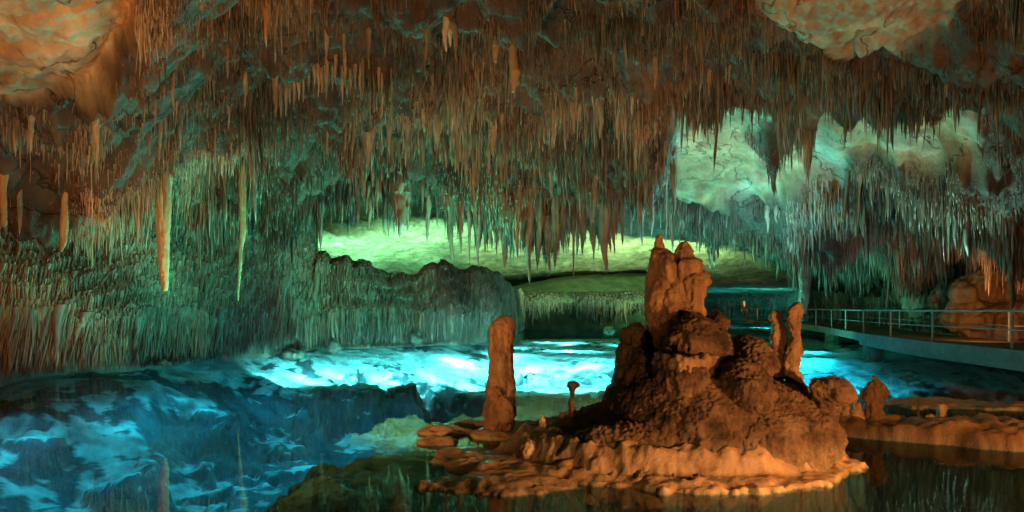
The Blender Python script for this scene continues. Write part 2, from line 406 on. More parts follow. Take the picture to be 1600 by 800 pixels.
# ------------------------------------------------------------------ the cave ceiling: heights above the eye by bearing and distance
CEIL = {
 -900: [(3,3.2),(9,3.2),(12,2.6),(15,1.6),(18,0.6),(30,0.2),(115,0)],
 -300: [(3,3.6),(8,3.7),(10,3.7),(12,3.5),(14,3.0),(16,2.4),(18,1.6),(30,1),(115,0.5)],
 0:    [(3,4.0),(8,4.0),(9,4.08),(10.3,3.95),(12,3.75),(12.8,3.9),(13.5,3.6),(15,3.0),(17,2.6),(18.5,2.0),(30,1.2),(115,0.5)],
 110:  [(3,4.3),(8,4.1),(9,4.15),(10.3,4.05),(12,3.85),(13,4.1),(14,3.8),(15.5,3.2),(17,2.8),(18.5,2.3),(30,1.2),(115,.5)],
 215:  [(3,4.5),(9,4.5),(11,4.55),(12.5,4.2),(13.3,4.3),(15,3.9),(17,3.3),(19,2.8),(21,2.0),(30,1.2),(115,.5)],
 350:  [(3,4.8),(9,4.9),(12,5.2),(14,4.9),(16,4.5),(18.5,4.0),(21,3.4),(23,2.7),(30,1.6),(115,.5)],
 450:  [(3,5),(9,5.1),(12,5.3),(15,5.2),(18,4.9),(21,4.2),(23,3.6),(25.5,3.3),(28,2.9),(36,4),(50,3),(80,1.2),(115,1)],
 520:  [(3,5),(9,5.2),(12,5.5),(15,5.4),(18.5,5.0),(21.5,5.3),(24,5.7),(25.5,5.8),(28,5.8),(36,5.3),(50,3.2),(65,2.2),(80,1.3),(115,1)],
 650:  [(3,5.2),(9,5.4),(12,5.6),(15,5.6),(18.5,5.3),(22,5.35),(25,5.4),(26,5.5),(29,5.9),(36,5.6),(48,3.9),(58,2.6),(80,1.5),(115,1)],
 800:  [(3,5.3),(9,5.5),(12,5.7),(16,5.8),(20,5.6),(24,5.0),(27.5,4.3),(29,4.15),(32,5.8),(38,5.7),(50,4.4),(60,2.9),(80,1.8),(115,1.2)],
 950:  [(3,5.3),(9,5.5),(12,5.8),(16,5.9),(20,5.5),(24,5.0),(27,4.35),(28.5,4.2),(32,6),(40,5.6),(50,4.4),(60,2.9),(80,2),(115,1.5)],
 1010: [(3,5.2),(9,5.4),(12,5.6),(15,5.6),(18,5.2),(21,5.0),(25,4.7),(27,4.4),(30,5.6),(40,5.4),(50,4.4),(62,2.9),(80,2.6),(115,2.4)],
 1060: [(3,5.1),(9,5.3),(12,5.8),(15,5.9),(17.5,5.7),(18.5,5.6),(21,7.2),(25,6.9),(28,5.6),(30,4.8),(31.5,4.4),(34,5.2),(40,5.2),(50,4.2),(62,2.9),(80,2.6),(115,2.4)],
 1150: [(3,5),(9,5.2),(12,5.5),(14,5.4),(17,5.5),(18.5,5.5),(21,7.2),(24,6.8),(27,5.6),(29,4.7),(30.5,4.3),(32,4.0),(35,4.8),(40,4.9),(52,3.8),(62,2.9),(80,2.6),(115,2.4)],
 1250: [(3,5),(9,5.2),(10.5,5.2),(12.3,5.0),(13.2,5.0),(15,5.1),(17,5.1),(18,5.0),(20.5,6),(23,5.6),(25,4.9),(26.5,4.5),(28,3.9),(31,3.5),(34,3.0),(37,2.9),(45,3),(60,2.6),(80,2.4),(115,2)],
 1350: [(3,4.8),(9,4.9),(11,5.0),(12.5,5.0),(13.5,4.9),(15,5.0),(17,5.0),(19.5,5.6),(21.5,5.3),(23,4.8),(24.5,4.3),(26,3.8),(29,3.3),(34,2.7),(38,2.3),(42,2.0),(60,1.8),(115,1)],
 1450: [(3,4.8),(9,4.9),(11,5.1),(12.5,5.0),(14,4.9),(15.5,4.9),(17.5,5.1),(19.5,4.8),(20.5,4.4),(22,3.9),(24.5,3.5),(27,2.9),(30,2.3),(34,1.9),(45,1.5),(115,1)],
 1530: [(3,4.7),(9,4.8),(12,5.0),(14,4.7),(16,4.5),(17.5,4.35),(19,4.0),(21,3.6),(23,2.9),(25.5,2.3),(28,2.0),(40,1.4),(115,1)],
 1620: [(3,4.6),(9,4.6),(11,4.7),(13,4.5),(15,4.1),(17,3.6),(19,3.1),(21,2.5),(23,2.1),(26,1.7),(40,1),(115,.5)],
 2100: [(3,4),(9,4.2),(13,3.6),(16,2.6),(19,1.6),(30,0.8),(115,.3)],
}
_pxs = np.array(sorted(CEIL))
_lY = np.linspace(math.log(3.0), math.log(115.0), 900)
_tab = np.stack([np.interp(np.exp(_lY), *np.array(CEIL[p]).T) for p in _pxs])
_k = np.exp(-0.5 * (np.arange(-16, 17) / 5.0) ** 2); _k /= _k.sum()
_tab = np.stack([np.convolve(np.pad(r, 16, 'edge'), _k, 'valid') for r in _tab])

def ceil_base(X, Y):
    px = CX + F * X / Y + (15 * noise(X / 1.7, Y / 1.7, 0, 71) + 12 * noise(X / 0.6, Y / 0.6, 0, 72)) * sstep(14, 18, Y) * sstep(34, 30, Y)
    px = np.clip(px, _pxs[0], _pxs[-1] - 1e-3)
    i = np.clip(np.searchsorted(_pxs, px, 'right') - 1, 0, len(_pxs) - 2)
    t = (px - _pxs[i]) / (_pxs[i + 1] - _pxs[i]); t = t * t * (3 - 2 * t)
    r = np.clip((np.log(np.clip(Y, 3.0, 115)) - _lY[0]) / (_lY[1] - _lY[0]), 0, len(_lY) - 1.001)
    j = r.astype(int); f = r - j
    a = _tab[i, j] * (1 - f) + _tab[i, j + 1] * f
    b = _tab[i + 1, j] * (1 - f) + _tab[i + 1, j + 1] * f
    return EYE + a * (1 - t) + b * t

def bare(X, Y):
    """1 where the ceiling is smooth bare rock, 0 where stalactites grow"""
    px = CX + F * X / Y
    n = fbm(X / 1.1, Y / 1.1, 0, 91, 3)
    e = ((px - 60) / 155) ** 2 + ((Y - 9.4) / 2.9) ** 2
    m = sstep(0.12, -0.12, e - 1 + n * 0.10)
    yf = np.interp(px, [1005,1020,1150,1250,1350,1450,1530], [20,18.9,19.0,18.6,17.8,16.0,16.0])
    yb = np.interp(px, [1005,1020,1060,1150,1250,1350,1450,1530], [29,30.5,30.3,29.2,24.6,21.7,19.7,17.6])
    inb = sstep(-0.5, 0.3, Y - yf - n * 0.5) * sstep(-0.4, 0.6, yb - Y + n * 1.0) * sstep(1028, 1062, px) * sstep(1545, 1515, px)
    m = np.maximum(m, inb)
    tooth = sstep(22, 9, np.abs(px - (1258 - (Y - 18.5) * 13)) + 14 * n) * sstep(25.5, 24.0, Y) * sstep(18, 19, Y)
    m = m * (1 - tooth)
    yc = np.interp(px, [1120,1180,1300,1400,1480,1540], [8,11.8,13.1,12.8,12.2,10])
    m = np.maximum(m, sstep(-0.3, 0.3, yc - Y + n * 0.5) * sstep(1130, 1190, px) * sstep(1550, 1490, px))
    far = sstep(-1.0, 0.5, Y - np.interp(px, [400,520,650,800,1010,1060,1150,1250,1300,1400], [33,27,27.6,30.4,29,33,34.5,45,70,200]))
    return np.clip(np.maximum(m, far), 0, 1)

def ceil_z(X, Y):
    b = bare(X, Y)
    rough = (fbm(X / 3.2, Y / 3.2, 0, 11, 3) * 0.72 + fbm(X / 0.9, Y / 0.9, 0, 23, 3) * 0.36
             - 0.55 * np.abs(noise(X / 1.7, Y / 1.7, 0, 37)) + fbm(X / 0.22, Y / 0.22, 0, 39, 2) * 0.10)
    plain = (fbm(X / 3.0, Y / 3.0, 0, 51, 4) * 0.18 + fbm(X / 0.8, Y / 1.2, 0, 57, 5) * 0.10 + 0.05 * fbm(X / 0.16, Y / 0.2, 0, 58, 2)
             + 0.16 * np.exp(-(noise(X / 1.9, Y / 1.4, 0, 59) / 0.05) ** 2) * sstep(-0.1, 0.2, noise(X / 2.5, Y / 2.5, 0, 60)))
    s = np.clip(Y / 14.0, 0.6, 1.2)
    return ceil_base(X, Y) + (rough * s) * (1 - b) + plain * b

def lin_px(pts, px):
    a = np.array(pts); return np.interp(px, a[:, 0], a[:, 1])

# ceiling sheet
upx = np.concatenate([np.linspace(-900, -120, 60, endpoint=False), np.linspace(-120, 1720, 760, endpoint=False), np.linspace(1720, 2100, 40)])
lY = np.exp(np.concatenate([np.linspace(math.log(3.0), math.log(8.0), 30, endpoint=False),
                            np.linspace(math.log(8.0), math.log(45), 420, endpoint=False), np.linspace(math.log(45), math.log(115), 90)]))
UU, YY = np.meshgrid((upx - CX) / F, lY, indexing='ij')
XX = UU * YY
ZZ = ceil_z(XX, YY)
bb = bare(XX, YY)
st = sstep(-0.25, 0.35, fbm(XX / 1.4, YY / 1.8, 0, 79, 4))[..., None]
st = np.maximum(st, sstep(31, 35, YY)[..., None])
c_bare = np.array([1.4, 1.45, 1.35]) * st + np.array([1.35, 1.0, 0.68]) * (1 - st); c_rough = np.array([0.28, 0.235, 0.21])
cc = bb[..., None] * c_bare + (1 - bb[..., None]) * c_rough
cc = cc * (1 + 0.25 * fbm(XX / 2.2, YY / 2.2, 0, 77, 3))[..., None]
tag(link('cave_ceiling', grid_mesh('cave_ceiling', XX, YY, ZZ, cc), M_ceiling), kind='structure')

# rock behind the photographer closes the cave
xs = np.linspace(-11, 11, 60); zs = np.linspace(-3, 6.6, 40)
A, B = np.meshgrid(xs, zs, indexing='ij')
Yb = 3.2 + 0 * A - 4.5 * (1 - (A / 11) ** 2) * sstep(-3.5, 0, B) + 0.3 * fbm(A, B, 0, 5, 3)
tag(link('back_wall', grid_mesh('back_wall', A, Yb, B), M_wall), kind='structure')
xs = np.linspace(-11, 11, 60); ys = np.linspace(-2, 3.1, 20)
A, B = np.meshgrid(xs, ys, indexing='ij')
tag(link('near_ceiling', grid_mesh('near_ceiling', A, B, 6.4 + 0.3 * fbm(A, B, 0, 6, 3)), M_wall), kind='structure')

# ------------------------------------------------------------------ cave walls: sections from waterline to crest, lofted along the shore
def wall(name, cols, profile, n_s, n_t, seed, rough=0.25, ledges=0.0):
    """cols: (px, waterline distance, crest height); profile(zc) -> list of (z, set-back)"""
    cols = np.array(cols, float)
    px = np.linspace(cols[0, 0], cols[-1, 0], n_s)
    def sm(v):
        k = np.exp(-0.5 * (np.arange(-8, 9) / 3.5) ** 2); k /= k.sum()
        return np.convolve(np.pad(v, 8, 'edge'), k, 'valid')
    Y0 = sm(np.interp(px, cols[:, 0], cols[:, 1])); zc = sm(np.interp(px, cols[:, 0], cols[:, 2]))
    zc = zc + ledges * (0.30 * noise(px / 38.0, 0 * px, 0, seed + 3) + 0.18 * noise(px / 11.0, 0 * px, 0, seed + 4))
    V = np.zeros((n_s, n_t, 3))
    for i in range(n_s):
        pr = np.array(profile(zc[i], px[i]), float)
        d = np.concatenate([[0], np.cumsum(np.hypot(np.diff(pr[:, 0]), np.diff(pr[:, 1])))])
        t = np.linspace(0, d[-1], n_t)
        z = np.interp(t, d, pr[:, 0]); s = np.interp(t, d, pr[:, 1])
        Y = Y0[i] + s
        V[i, :, 0] = (px[i] - CX) / F * Y; V[i, :, 1] = Y; V[i, :, 2] = z
    X, Y, Z = V[..., 0], V[..., 1], V[..., 2]
    n = fbm(X / 2.2, Y / 2.2, Z / 1.6, seed, 4) * rough + fbm(X / 0.7, Y / 0.7, Z / 0.9, seed + 5, 3) * rough * 0.4
    saw = (Z / 0.62 + 1.3 * noise(X / 2.0, Y / 2.0, 0, seed + 9)) % 1.0
    V[..., 1] += n * 1.2 + 0.30 * (saw ** 1.5) * sstep(0.9, 1.4, Z) * ledges
    V[..., 2] += n * 0.5
    return V

def left_profile(zc, px):
    if px < 495:   # merges with the ceiling
        return [(-3.4, 0.9), (0.0, 0.8), (0.45, 0.55), (0.8, 0.15), (1.3, 0.0), (2.0, 0.12), (3.0, 0.5), (zc, 1.25), (zc + 1.2, 2.6)]
    return [(-3.4, 0.9), (0.0, 0.8), (0.6, 0.6), (1.0, 0.15), (1.4, 0.0), (2.1, 0.2), (zc - 0.3, 0.7), (zc, 1.3), (zc - 0.2, 3.2), (0.5, 6)]
LEFT = [(-700,9.5,4.5),(-400,12.3,4.5),(0,15.4,4.5),(215,18.3,4.5),(350,21.6,4.6),(450,24.8,4.8),(485,26.4,4.8),(505,26.9,3.7),(560,27.6,3.2),
        (640,29.6,3.2),(680,31,3.5),(710,31.8,3.75),(765,34,3.7),(795,37,3.3),(812,44,3.0),(822,57,2.8)]
VL = wall('cave_wall', LEFT, left_profile, 520, 130, 201, 0.36, 1.0)
tag(link('cave_wall', grid_mesh('cave_wall', VL[..., 0], VL[..., 1], VL[..., 2]), M_wall), kind='structure')

def bank_profile(zc, px):
    return [(-3.0, 4.5), (0.4, 4.2), (1.3, 3.0), (1.9, 0.9), (2.15, 0.1), (2.5, 0.3), (zc - 0.4, 3.4), (zc, 6.0), (zc - 0.3, 8), (1.0, 12)]
BANK = [(700,50,3.2),(760,50,3.4),(790,50,3.3),(830,51,3.9),(880,52,4.5),(1000,53,4.9),(1050,54,4.8),(1085,60,4.4),(1100,78,3.6)]
VB = wall('rock_bank', BANK, bank_profile, 260, 70, 301, 0.22)
M_bank = rock_material('bank_rock', (0.06, 0.08, 0.04), (0.17, 0.18, 0.10), None, 0.8, bump=0.6, bump_dist=0.1)
tag(link('rock_bank', grid_mesh('rock_bank', VB[..., 0], VB[..., 1], VB[..., 2]), M_bank), kind='structure')

def right_profile(zc, px):
    return [(-3.0, 3.0), (0.5, 2.8), (1.6, 2.4), (2.3, 0.9), (2.8, 0.1), (3.3, 0.2), (zc, 1.2), (zc + 1.5, 3.0)]
RIGHT = [(1040,106,4.0),(1090,106,4.0),(1180,100,4.0),(1235,90,4.0),(1262,72,4.1),(1280,61,4.2),(1300,57.5,4.2),(1350,48,4.2),(1400,40.5,4.1),(1450,34.5,4.0),
         (1500,30,3.9),(1560,28.0,3.8),(1650,25.0,3.6),(1800,22,3.4),(2100,17,3.2)]
VR = wall('cave_wall', RIGHT, right_profile, 360, 70, 401, 0.3)
tag(link('cave_wall', grid_mesh('cave_wall', VR[..., 0], VR[..., 1], VR[..., 2]), M_wall), kind='structure')

# ------------------------------------------------------------------ lake
SHORE = [(-700,9.5),(-400,12.3),(0,15.9),(215,18.9),(350,22.2),(450,25.2),(500,26.5),(560,27.6),(640,29.6),(700,31.8),(765,34),(800,35),(1000,35),(1200,36),(1700,30)]
def lake_bed(X, Y):
    """the bed climbs towards the left shore and drops over a lip into deeper water in front"""
    px = CX + F * X / Y
    n = fbm(X / 2.5, Y / 2.5, 0, 501, 4)
    ye = lin_px([(-500,13),(0,16.5),(100,17.4),(200,18.5),(270,19.0),(430,21.3),(600,23.0),(700,24.8),(760,24.4),(960,23.7),(1100,24),(1250,24),(1400,26),(1600,24)], px)
    A = sstep(-0.9 - 2.2 * sstep(560, 380, px), 0.5, Y - ye + n * 1.3)
    y0 = lin_px(SHORE, px)
    plate = -np.clip(0.16 + 0.20 * (y0 - Y), np.where(px > 790, 0.7, 0.10), 1.5) + n * 0.10 + fbm(X / 0.6, Y / 0.6, 0, 511, 3) * 0.05
    deep = np.maximum(-2.5, -0.35 - 0.34 * np.clip(y0 - Y, 0, 9)) + n * 0.28
    z = deep * (1 - A) + plate * A
    ridge = np.abs(noise(X / 1.6, Y / 2.4, 0, 521)); ridge2 = np.abs(noise(X / 0.7 + 3, Y / 1.1, 0, 523))
    z = z - A * (0.6 * np.exp(-(ridge / 0.06) ** 2) + 0.25 * np.exp(-(ridge2 / 0.08) ** 2)) * sstep(-0.1, 0.3, noise(X / 4, Y / 4, 0, 525)) * sstep(0.4, 0.9, -plate)
    far = sstep(50, 70, Y)
    z = z * (1 - far) + (-0.6 + 0.1 * n) * far
    return z

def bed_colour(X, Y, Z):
    """ragged sheets of pale silt; navy gloom painted on rock between and steep faces"""
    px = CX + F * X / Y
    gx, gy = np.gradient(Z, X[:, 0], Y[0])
    flat = sstep(1.3, 0.5, np.hypot(gx, gy))  # steep faces go dark: shade put into the colour
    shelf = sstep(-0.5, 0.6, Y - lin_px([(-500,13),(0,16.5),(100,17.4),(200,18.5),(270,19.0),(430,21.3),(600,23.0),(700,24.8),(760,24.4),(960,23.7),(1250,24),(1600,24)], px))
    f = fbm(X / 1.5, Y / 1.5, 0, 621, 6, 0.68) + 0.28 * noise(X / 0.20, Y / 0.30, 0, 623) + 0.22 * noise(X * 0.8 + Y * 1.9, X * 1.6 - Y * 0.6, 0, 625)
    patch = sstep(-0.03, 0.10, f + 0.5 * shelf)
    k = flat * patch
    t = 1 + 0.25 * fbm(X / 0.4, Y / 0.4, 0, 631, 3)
    unlit = sstep(3.0, 4.0, X) * sstep(9.5, 8.5, Y)  # right foreground darkened in the colour so it reads unlit
    k = k * (1 - unlit)
    return (np.array([0.035, 0.075, 0.10]) * (1 - 0.6 * unlit[..., None]) * (1 - k[..., None]) + np.array([0.42, 0.56, 0.57]) * (1 + 0.5 * shelf[..., None]) * k[..., None]) * t[..., None]

bx = np.arange(-25, 25, 0.07); by = np.arange(2.0, 30, 0.07)
X, Y = np.meshgrid(bx, by, indexing='ij')
Z = lake_bed(X, Y)
# tilted slabs of fallen rock lie on the bottom
rr = random.Random(31)
for k in range(300):
    Yc = rr.uniform(8.5, 25); Xc = rr.uniform(-0.85, 0.75) * Yc
    if 780 < CX + F * Xc / Yc < 1330 and Yc < 14: continue
    a = rr.uniform(0, 6.28); L1 = rr.choice([0.3, 0.4, 0.55, 0.8, 1.3]) * rr.uniform(0.7, 1.3); L2 = L1 * rr.uniform(0.3, 0.7)
    i0, i1 = np.searchsorted(bx, [Xc - L1 * 1.5, Xc + L1 * 1.5]); j0, j1 = np.searchsorted(by, [Yc - L1 * 1.5, Yc + L1 * 1.5])
    if i1 - i0 < 2 or j1 - j0 < 2: continue
    x = X[i0:i1, j0:j1] - Xc; y = Y[i0:i1, j0:j1] - Yc
    w = fbm(X[i0:i1, j0:j1] / 0.5, Y[i0:i1, j0:j1] / 0.5, k * 1.7, 601, 4) * 0.6
    p = (x * math.cos(a) + y * math.sin(a)) / L1; q = (-x * math.sin(a) + y * math.cos(a)) / L2
    d = np.maximum(np.abs(p) + 0.35 * np.abs(q), np.abs(q)) + w
    base = lake_bed(np.array([Xc]), np.array([Yc]))[0]
    top = base + rr.uniform(-0.05, 0.22) + 0.04 * L1 + rr.uniform(-0.2, 0.2) * p * L1 + rr.uniform(-0.3, 0.3) * q * L2 - 0.10 * w
    h = np.where(d < 1, top, top - (d - 1) * 2.5 * L2)
    Z[i0:i1, j0:j1] = np.maximum(Z[i0:i1, j0:j1], np.minimum(h, -1.0))
Z += fbm(X / 0.35, Y / 0.35, 0, 611, 3) * 0.035
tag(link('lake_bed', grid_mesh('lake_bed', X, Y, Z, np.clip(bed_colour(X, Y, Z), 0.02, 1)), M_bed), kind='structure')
bx = np.arange(-45, 62, 0.25); by = np.concatenate([np.arange(29.95, 56, 0.12), np.arange(56, 118, 0.5)])
X, Y = np.meshgrid(bx, by, indexing='ij')
Z = lake_bed(X, Y) + fbm(X / 0.5, Y / 0.5, 0, 611, 3) * 0.05
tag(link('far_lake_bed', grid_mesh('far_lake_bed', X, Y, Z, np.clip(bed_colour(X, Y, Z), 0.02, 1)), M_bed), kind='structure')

me = bpy.data.meshes.new('lake_water')
me.from_pydata([(-60, -3, 0), (90, -3, 0), (90, 118, 0), (-60, 118, 0)], [], [(0, 1, 2, 3)])
tag(link('lake_water', me, M_water), kind='structure')

# ------------------------------------------------------------------ rock shelf round the island, half under water
sx = np.arange(-3.2, 4.4, 0.02); sy = np.arange(4.6, 12.0, 0.02)
X, Y = np.meshgrid(sx, sy, indexing='ij')
n1 = fbm(X / 0.5, Y / 0.5, 0, 701, 4); n2 = fbm(X / 0.12, Y / 0.12, 0, 707, 3)
def ell(cx, cy, rx, ry): return 1 - np.sqrt(((X - cx) / rx) ** 2 + ((Y - cy) / ry) ** 2)
foot = ell(1.72, 7.55, 1.55, 1.06)                                   # under the mound
dist = -foot * 1.3                                                   # metres outside the foot, roughly
e = np.maximum.reduce([
    ell(1.72, 7.50, 1.90, 1.55) * 1.6,
    ell(0.35, 7.0, 1.0, 0.85) * 0.9,
    ell(-0.10, 6.25, 0.75, 0.42) * 0.7,
    ell(-0.25, 7.2, 0.55, 0.40) * 0.45,
    ell(-0.13, 8.75, 0.42, 0.42) * 0.8,
    ell(-0.85, 8.9, 0.42, 0.22) * 0.5,
    ell(-0.9, 8.2, 0.26, 0.18) * 0.5,
    ell(-0.5, 9.35, 0.5, 0.2) * 0.5,
    ell(0.35, 9.3, 0.5, 0.25) * 0.4,
    ell(-0.5, 7.45, 0.35, 0.25) * 0.5,
]) + n1 * 0.10 + n2 * 0.03
wide = -0.7 * sstep(6.3, 5.5, Y) * sstep(-1.6, -0.6, X) + np.maximum.reduce([ell(0.6, 8.4, 2.5, 2.8), ell(-0.9, 7.4, 1.9, 2.6)]) + n1 * 0.12
z = -0.14 - 0.35 * np.clip(0.55 - wide, 0, 0.5) / 0.5 - 4.0 * sstep(0.22, -0.30, wide) + n1 * 0.05 + n2 * 0.012
em = sstep(-0.015, 0.03, e)
z = np.maximum(z, np.maximum(-0.10 + 3.0 * np.minimum(e, 0), -4.0 + 0 * e))
crust = 0.030 + 0.05 * sstep(0.02, 0.35, e) + n1 * 0.022 + n2 * 0.014
z = z * (1 - em) + crust * em
z = np.where(em > 0.02, np.maximum(z, (0.30 * sstep(0.42, 0.0, dist) ** 1.5 + 0.05 * n2 + 0.03 * n1) * em), z)
dry = np.array([0.55, 0.37, 0.22]); wet = np.array([0.26, 0.27, 0.14])  # the olive carries warm light seen through the water
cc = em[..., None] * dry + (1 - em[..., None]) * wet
sunk_shade = np.maximum(sstep(-0.2, -0.6, z), sstep(0.02, -0.02, z) * np.maximum(sstep(7.4, 6.9, Y) * sstep(-0.7, 0.1, X), sstep(3.0, 3.3, X)))[..., None]  # submerged drop painted dark to stand for shade
cc = cc * (1 - sunk_shade) + np.array([0.035, 0.05, 0.045]) * sunk_shade
cc = cc * (1 + 0.35 * n1 + 0.2 * n2)[..., None]
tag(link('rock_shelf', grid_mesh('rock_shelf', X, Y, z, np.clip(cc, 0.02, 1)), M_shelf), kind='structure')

# ------------------------------------------------------------------ sculpted rock: blobs and lofts fused by a voxel remesh, then worn
def ball(bm, c, r):
    m = Matrix.Translation(c) @ Matrix.Diagonal((*r, 1))
    bmesh.ops.create_icosphere(bm, subdivisions=3, radius=1.0, matrix=m)

def loft(bm, rings, n=16):
    """rings: (centre, rx, ry) from one end to the other; closed"""
    prev = None; first = None
    for c, rx, ry in rings:
        cur = [bm.verts.new((c[0] + rx * math.cos(6.2832 * k / n), c[1] + ry * math.sin(6.2832 * k / n), c[2])) for k in range(n)]
        if prev:
            for k in range(n): bm.faces.new((prev[k], prev[(k + 1) % n], cur[(k + 1) % n], cur[k]))
        else: first = cur
        prev = cur
    bm.faces.new(prev); bm.faces.new(first[::-1])

def E(bm, px, py, Y, rx, rz, ry):
    ball(bm, P(px, py, Y), (rx * Y / F, ry, rz * Y / F))

def column(bm, pts, Y, depth=0.9):
    """pts: (px, py, width in photo pixels)"""
    loft(bm, [(P(px, py, Y), w / 2 * Y / F, w / 2 * Y / F * depth) for px, py, w in pts])

def sculpt(name, bm, voxel, mat, parent=None, wear=None, smooth_it=2):
    me = bm_mesh(name, bm)
    o = bpy.data.objects.new(name, me); COL.objects.link(o)
    m = o.modifiers.new('r', 'REMESH'); m.mode = 'VOXEL'; m.voxel_size = voxel
    if smooth_it:
        s = o.modifiers.new('s', 'SMOOTH'); s.factor = 0.5; s.iterations = smooth_it
    dg = bpy.context.evaluated_depsgraph_get()
    me2 = bpy.data.meshes.new_from_object(o.evaluated_get(dg))
    o.modifiers.clear(); o.data = me2; bpy.data.meshes.remove(me); me2.name = name
    nv = len(me2.vertices)
    co = np.zeros(nv * 3, np.float32); me2.vertices.foreach_get('co', co); co = co.reshape(-1, 3).astype(float)
    no = np.zeros(nv * 3, np.float32); me2.vertex_normals.foreach_get('vector', no); no = no.reshape(-1, 3).astype(float)
    if wear is not None:
        co = co + no * wear(co, no)[:, None]
        me2.vertices.foreach_set('co', co.astype(np.float32).ravel())
    me2.polygons.foreach_set('use_smooth', np.ones(len(me2.polygons), dtype=bool))
    me2.update()
    me2.materials.clear(); me2.materials.append(mat)
    if parent is not None:
        o.parent = parent
        o.matrix_parent_inverse = parent.matrix_world.inverted() if False else Matrix.Translation(-Vector(parent.location))
    return o

def worley(x, y, z, seed):
    """distance to the nearest feature point"""
    xi = np.floor(x).astype(np.int64); yi = np.floor(y).astype(np.int64); zi = np.floor(z).astype(np.int64)
    best = np.full(x.shape, 9.0)
    for a in (-1, 0, 1):
        for b in (-1, 0, 1):
            for c in (-1, 0, 1):
                i, j, k = xi + a, yi + b, zi + c
                d = (i + _hash(i, j, k, seed) - x) ** 2 + (j + _hash(i, j, k, seed + 1) - y) ** 2 + (k + _hash(i, j, k, seed + 2) - z) ** 2
                best = np.minimum(best, d)
    return np.sqrt(best)

def wear_mound(co, no):
    x, y, z = co.T
    steep = 1 - np.clip(np.abs(no[:, 2]) * 1.3, 0, 1)
    big = fbm(x / 0.42, y / 0.42, z / 0.35, 801, 3) * 0.055
    flute = noise(x / 0.055, y / 0.055, z / 0.42, 811) * 0.030 + noise(x / 0.03, y / 0.03, z / 0.2, 813) * 0.016
    pop = (0.55 - worley(x / 0.045, y / 0.045, z / 0.05, 821)) * 0.036 + noise(x / 0.022, y / 0.022, z / 0.022, 823) * 0.012
    lump = (0.5 - worley(x / 0.16, y / 0.16, z / 0.14, 831)) * 0.07
    sel = sstep(-0.2, 0.3, noise(x / 0.5, y / 0.5, z / 0.5, 841))
    return big + lump * 0.65 * (0.4 + 0.6 * sel) + flute * steep + pop * (1 - 0.6 * steep)

def wear_pillar(co, no):
    x, y, z = co.T
    steep = 1 - np.clip(np.abs(no[:, 2]) * 1.2, 0, 1)
    big = fbm(x / 0.25, y / 0.25, z / 0.22, 851, 3) * 0.028
    flute = noise(x / 0.05, y / 0.05, z / 0.30, 861) * 0.022
    pop = (0.55 - worley(x / 0.035, y / 0.035, z / 0.045, 871)) * 0.024
    lump = (0.5 - worley(x / 0.11, y / 0.11, z / 0.12, 875)) * 0.030
    return big + flute * steep + pop + lump

isl = empty('rock_island', (1.75, 7.5, 0), 'rugged orange lit rock island with twin knobbly pillars rising from the shallow lake edge', 'rock formation')

bm = bmesh.new()
E(bm, 1080, 680, 7.6, 150, 135, 1.05)
E(bm, 1195, 690, 7.45, 108, 98, 0.9)
E(bm, 965, 705, 7.6, 115, 75, 0.85)
E(bm, 890, 715, 7.5, 55, 58, 0.55)
E(bm, 855, 715, 7.3, 42, 36, 0.45)
E(bm, 1080, 565, 7.5, 56, 80, 0.48)
E(bm, 1045, 600, 7.35, 32, 60, 0.36)
E(bm, 1118, 560, 7.45, 24, 55, 0.3)
E(bm, 1116, 508, 7.55, 18, 24, 0.2)
E(bm, 993, 530, 7.8, 22, 26, 0.24)
E(bm, 984, 570, 7.8, 24, 44, 0.3)
E(bm, 1000, 600, 7.7, 40, 60, 0.5)
E(bm, 1068, 595, 7.0, 42, 40, 0.26)
E(bm, 1150, 610, 7.15, 52, 52, 0.5)
E(bm, 1168, 585, 7.9, 42, 58, 0.5)
E(bm, 1250, 660, 7.4, 48, 50, 0.5)
E(bm, 1195, 690, 6.95, 100, 52, 0.42)
E(bm, 1110, 700, 6.85, 60, 40, 0.36)
E(bm, 1265, 690, 7.0, 42, 55, 0.38)
E(bm, 1010, 690, 7.0, 120, 34, 0.36)
for k in range(30):   # worn foot along the waterline
    t = k / 29.0
    px = 815 + t * 480
    py = 741 + 15 * math.sin(math.pi * min(1, t * 1.05)) + 4 * math.sin(9 * t)
    Yc = 7.15 - 0.68 * math.sin(math.pi * t) ** 0.7
    ball(bm, P(px, py, Yc), (0.17, 0.24 + 0.08 * math.sin(math.pi * t), 0.07 + 0.05 * math.sin(math.pi * t) + 0.02 * math.sin(5 * t)))
sculpt('mound', bm, 0.0125, M_mound, isl, wear_mound, 1)

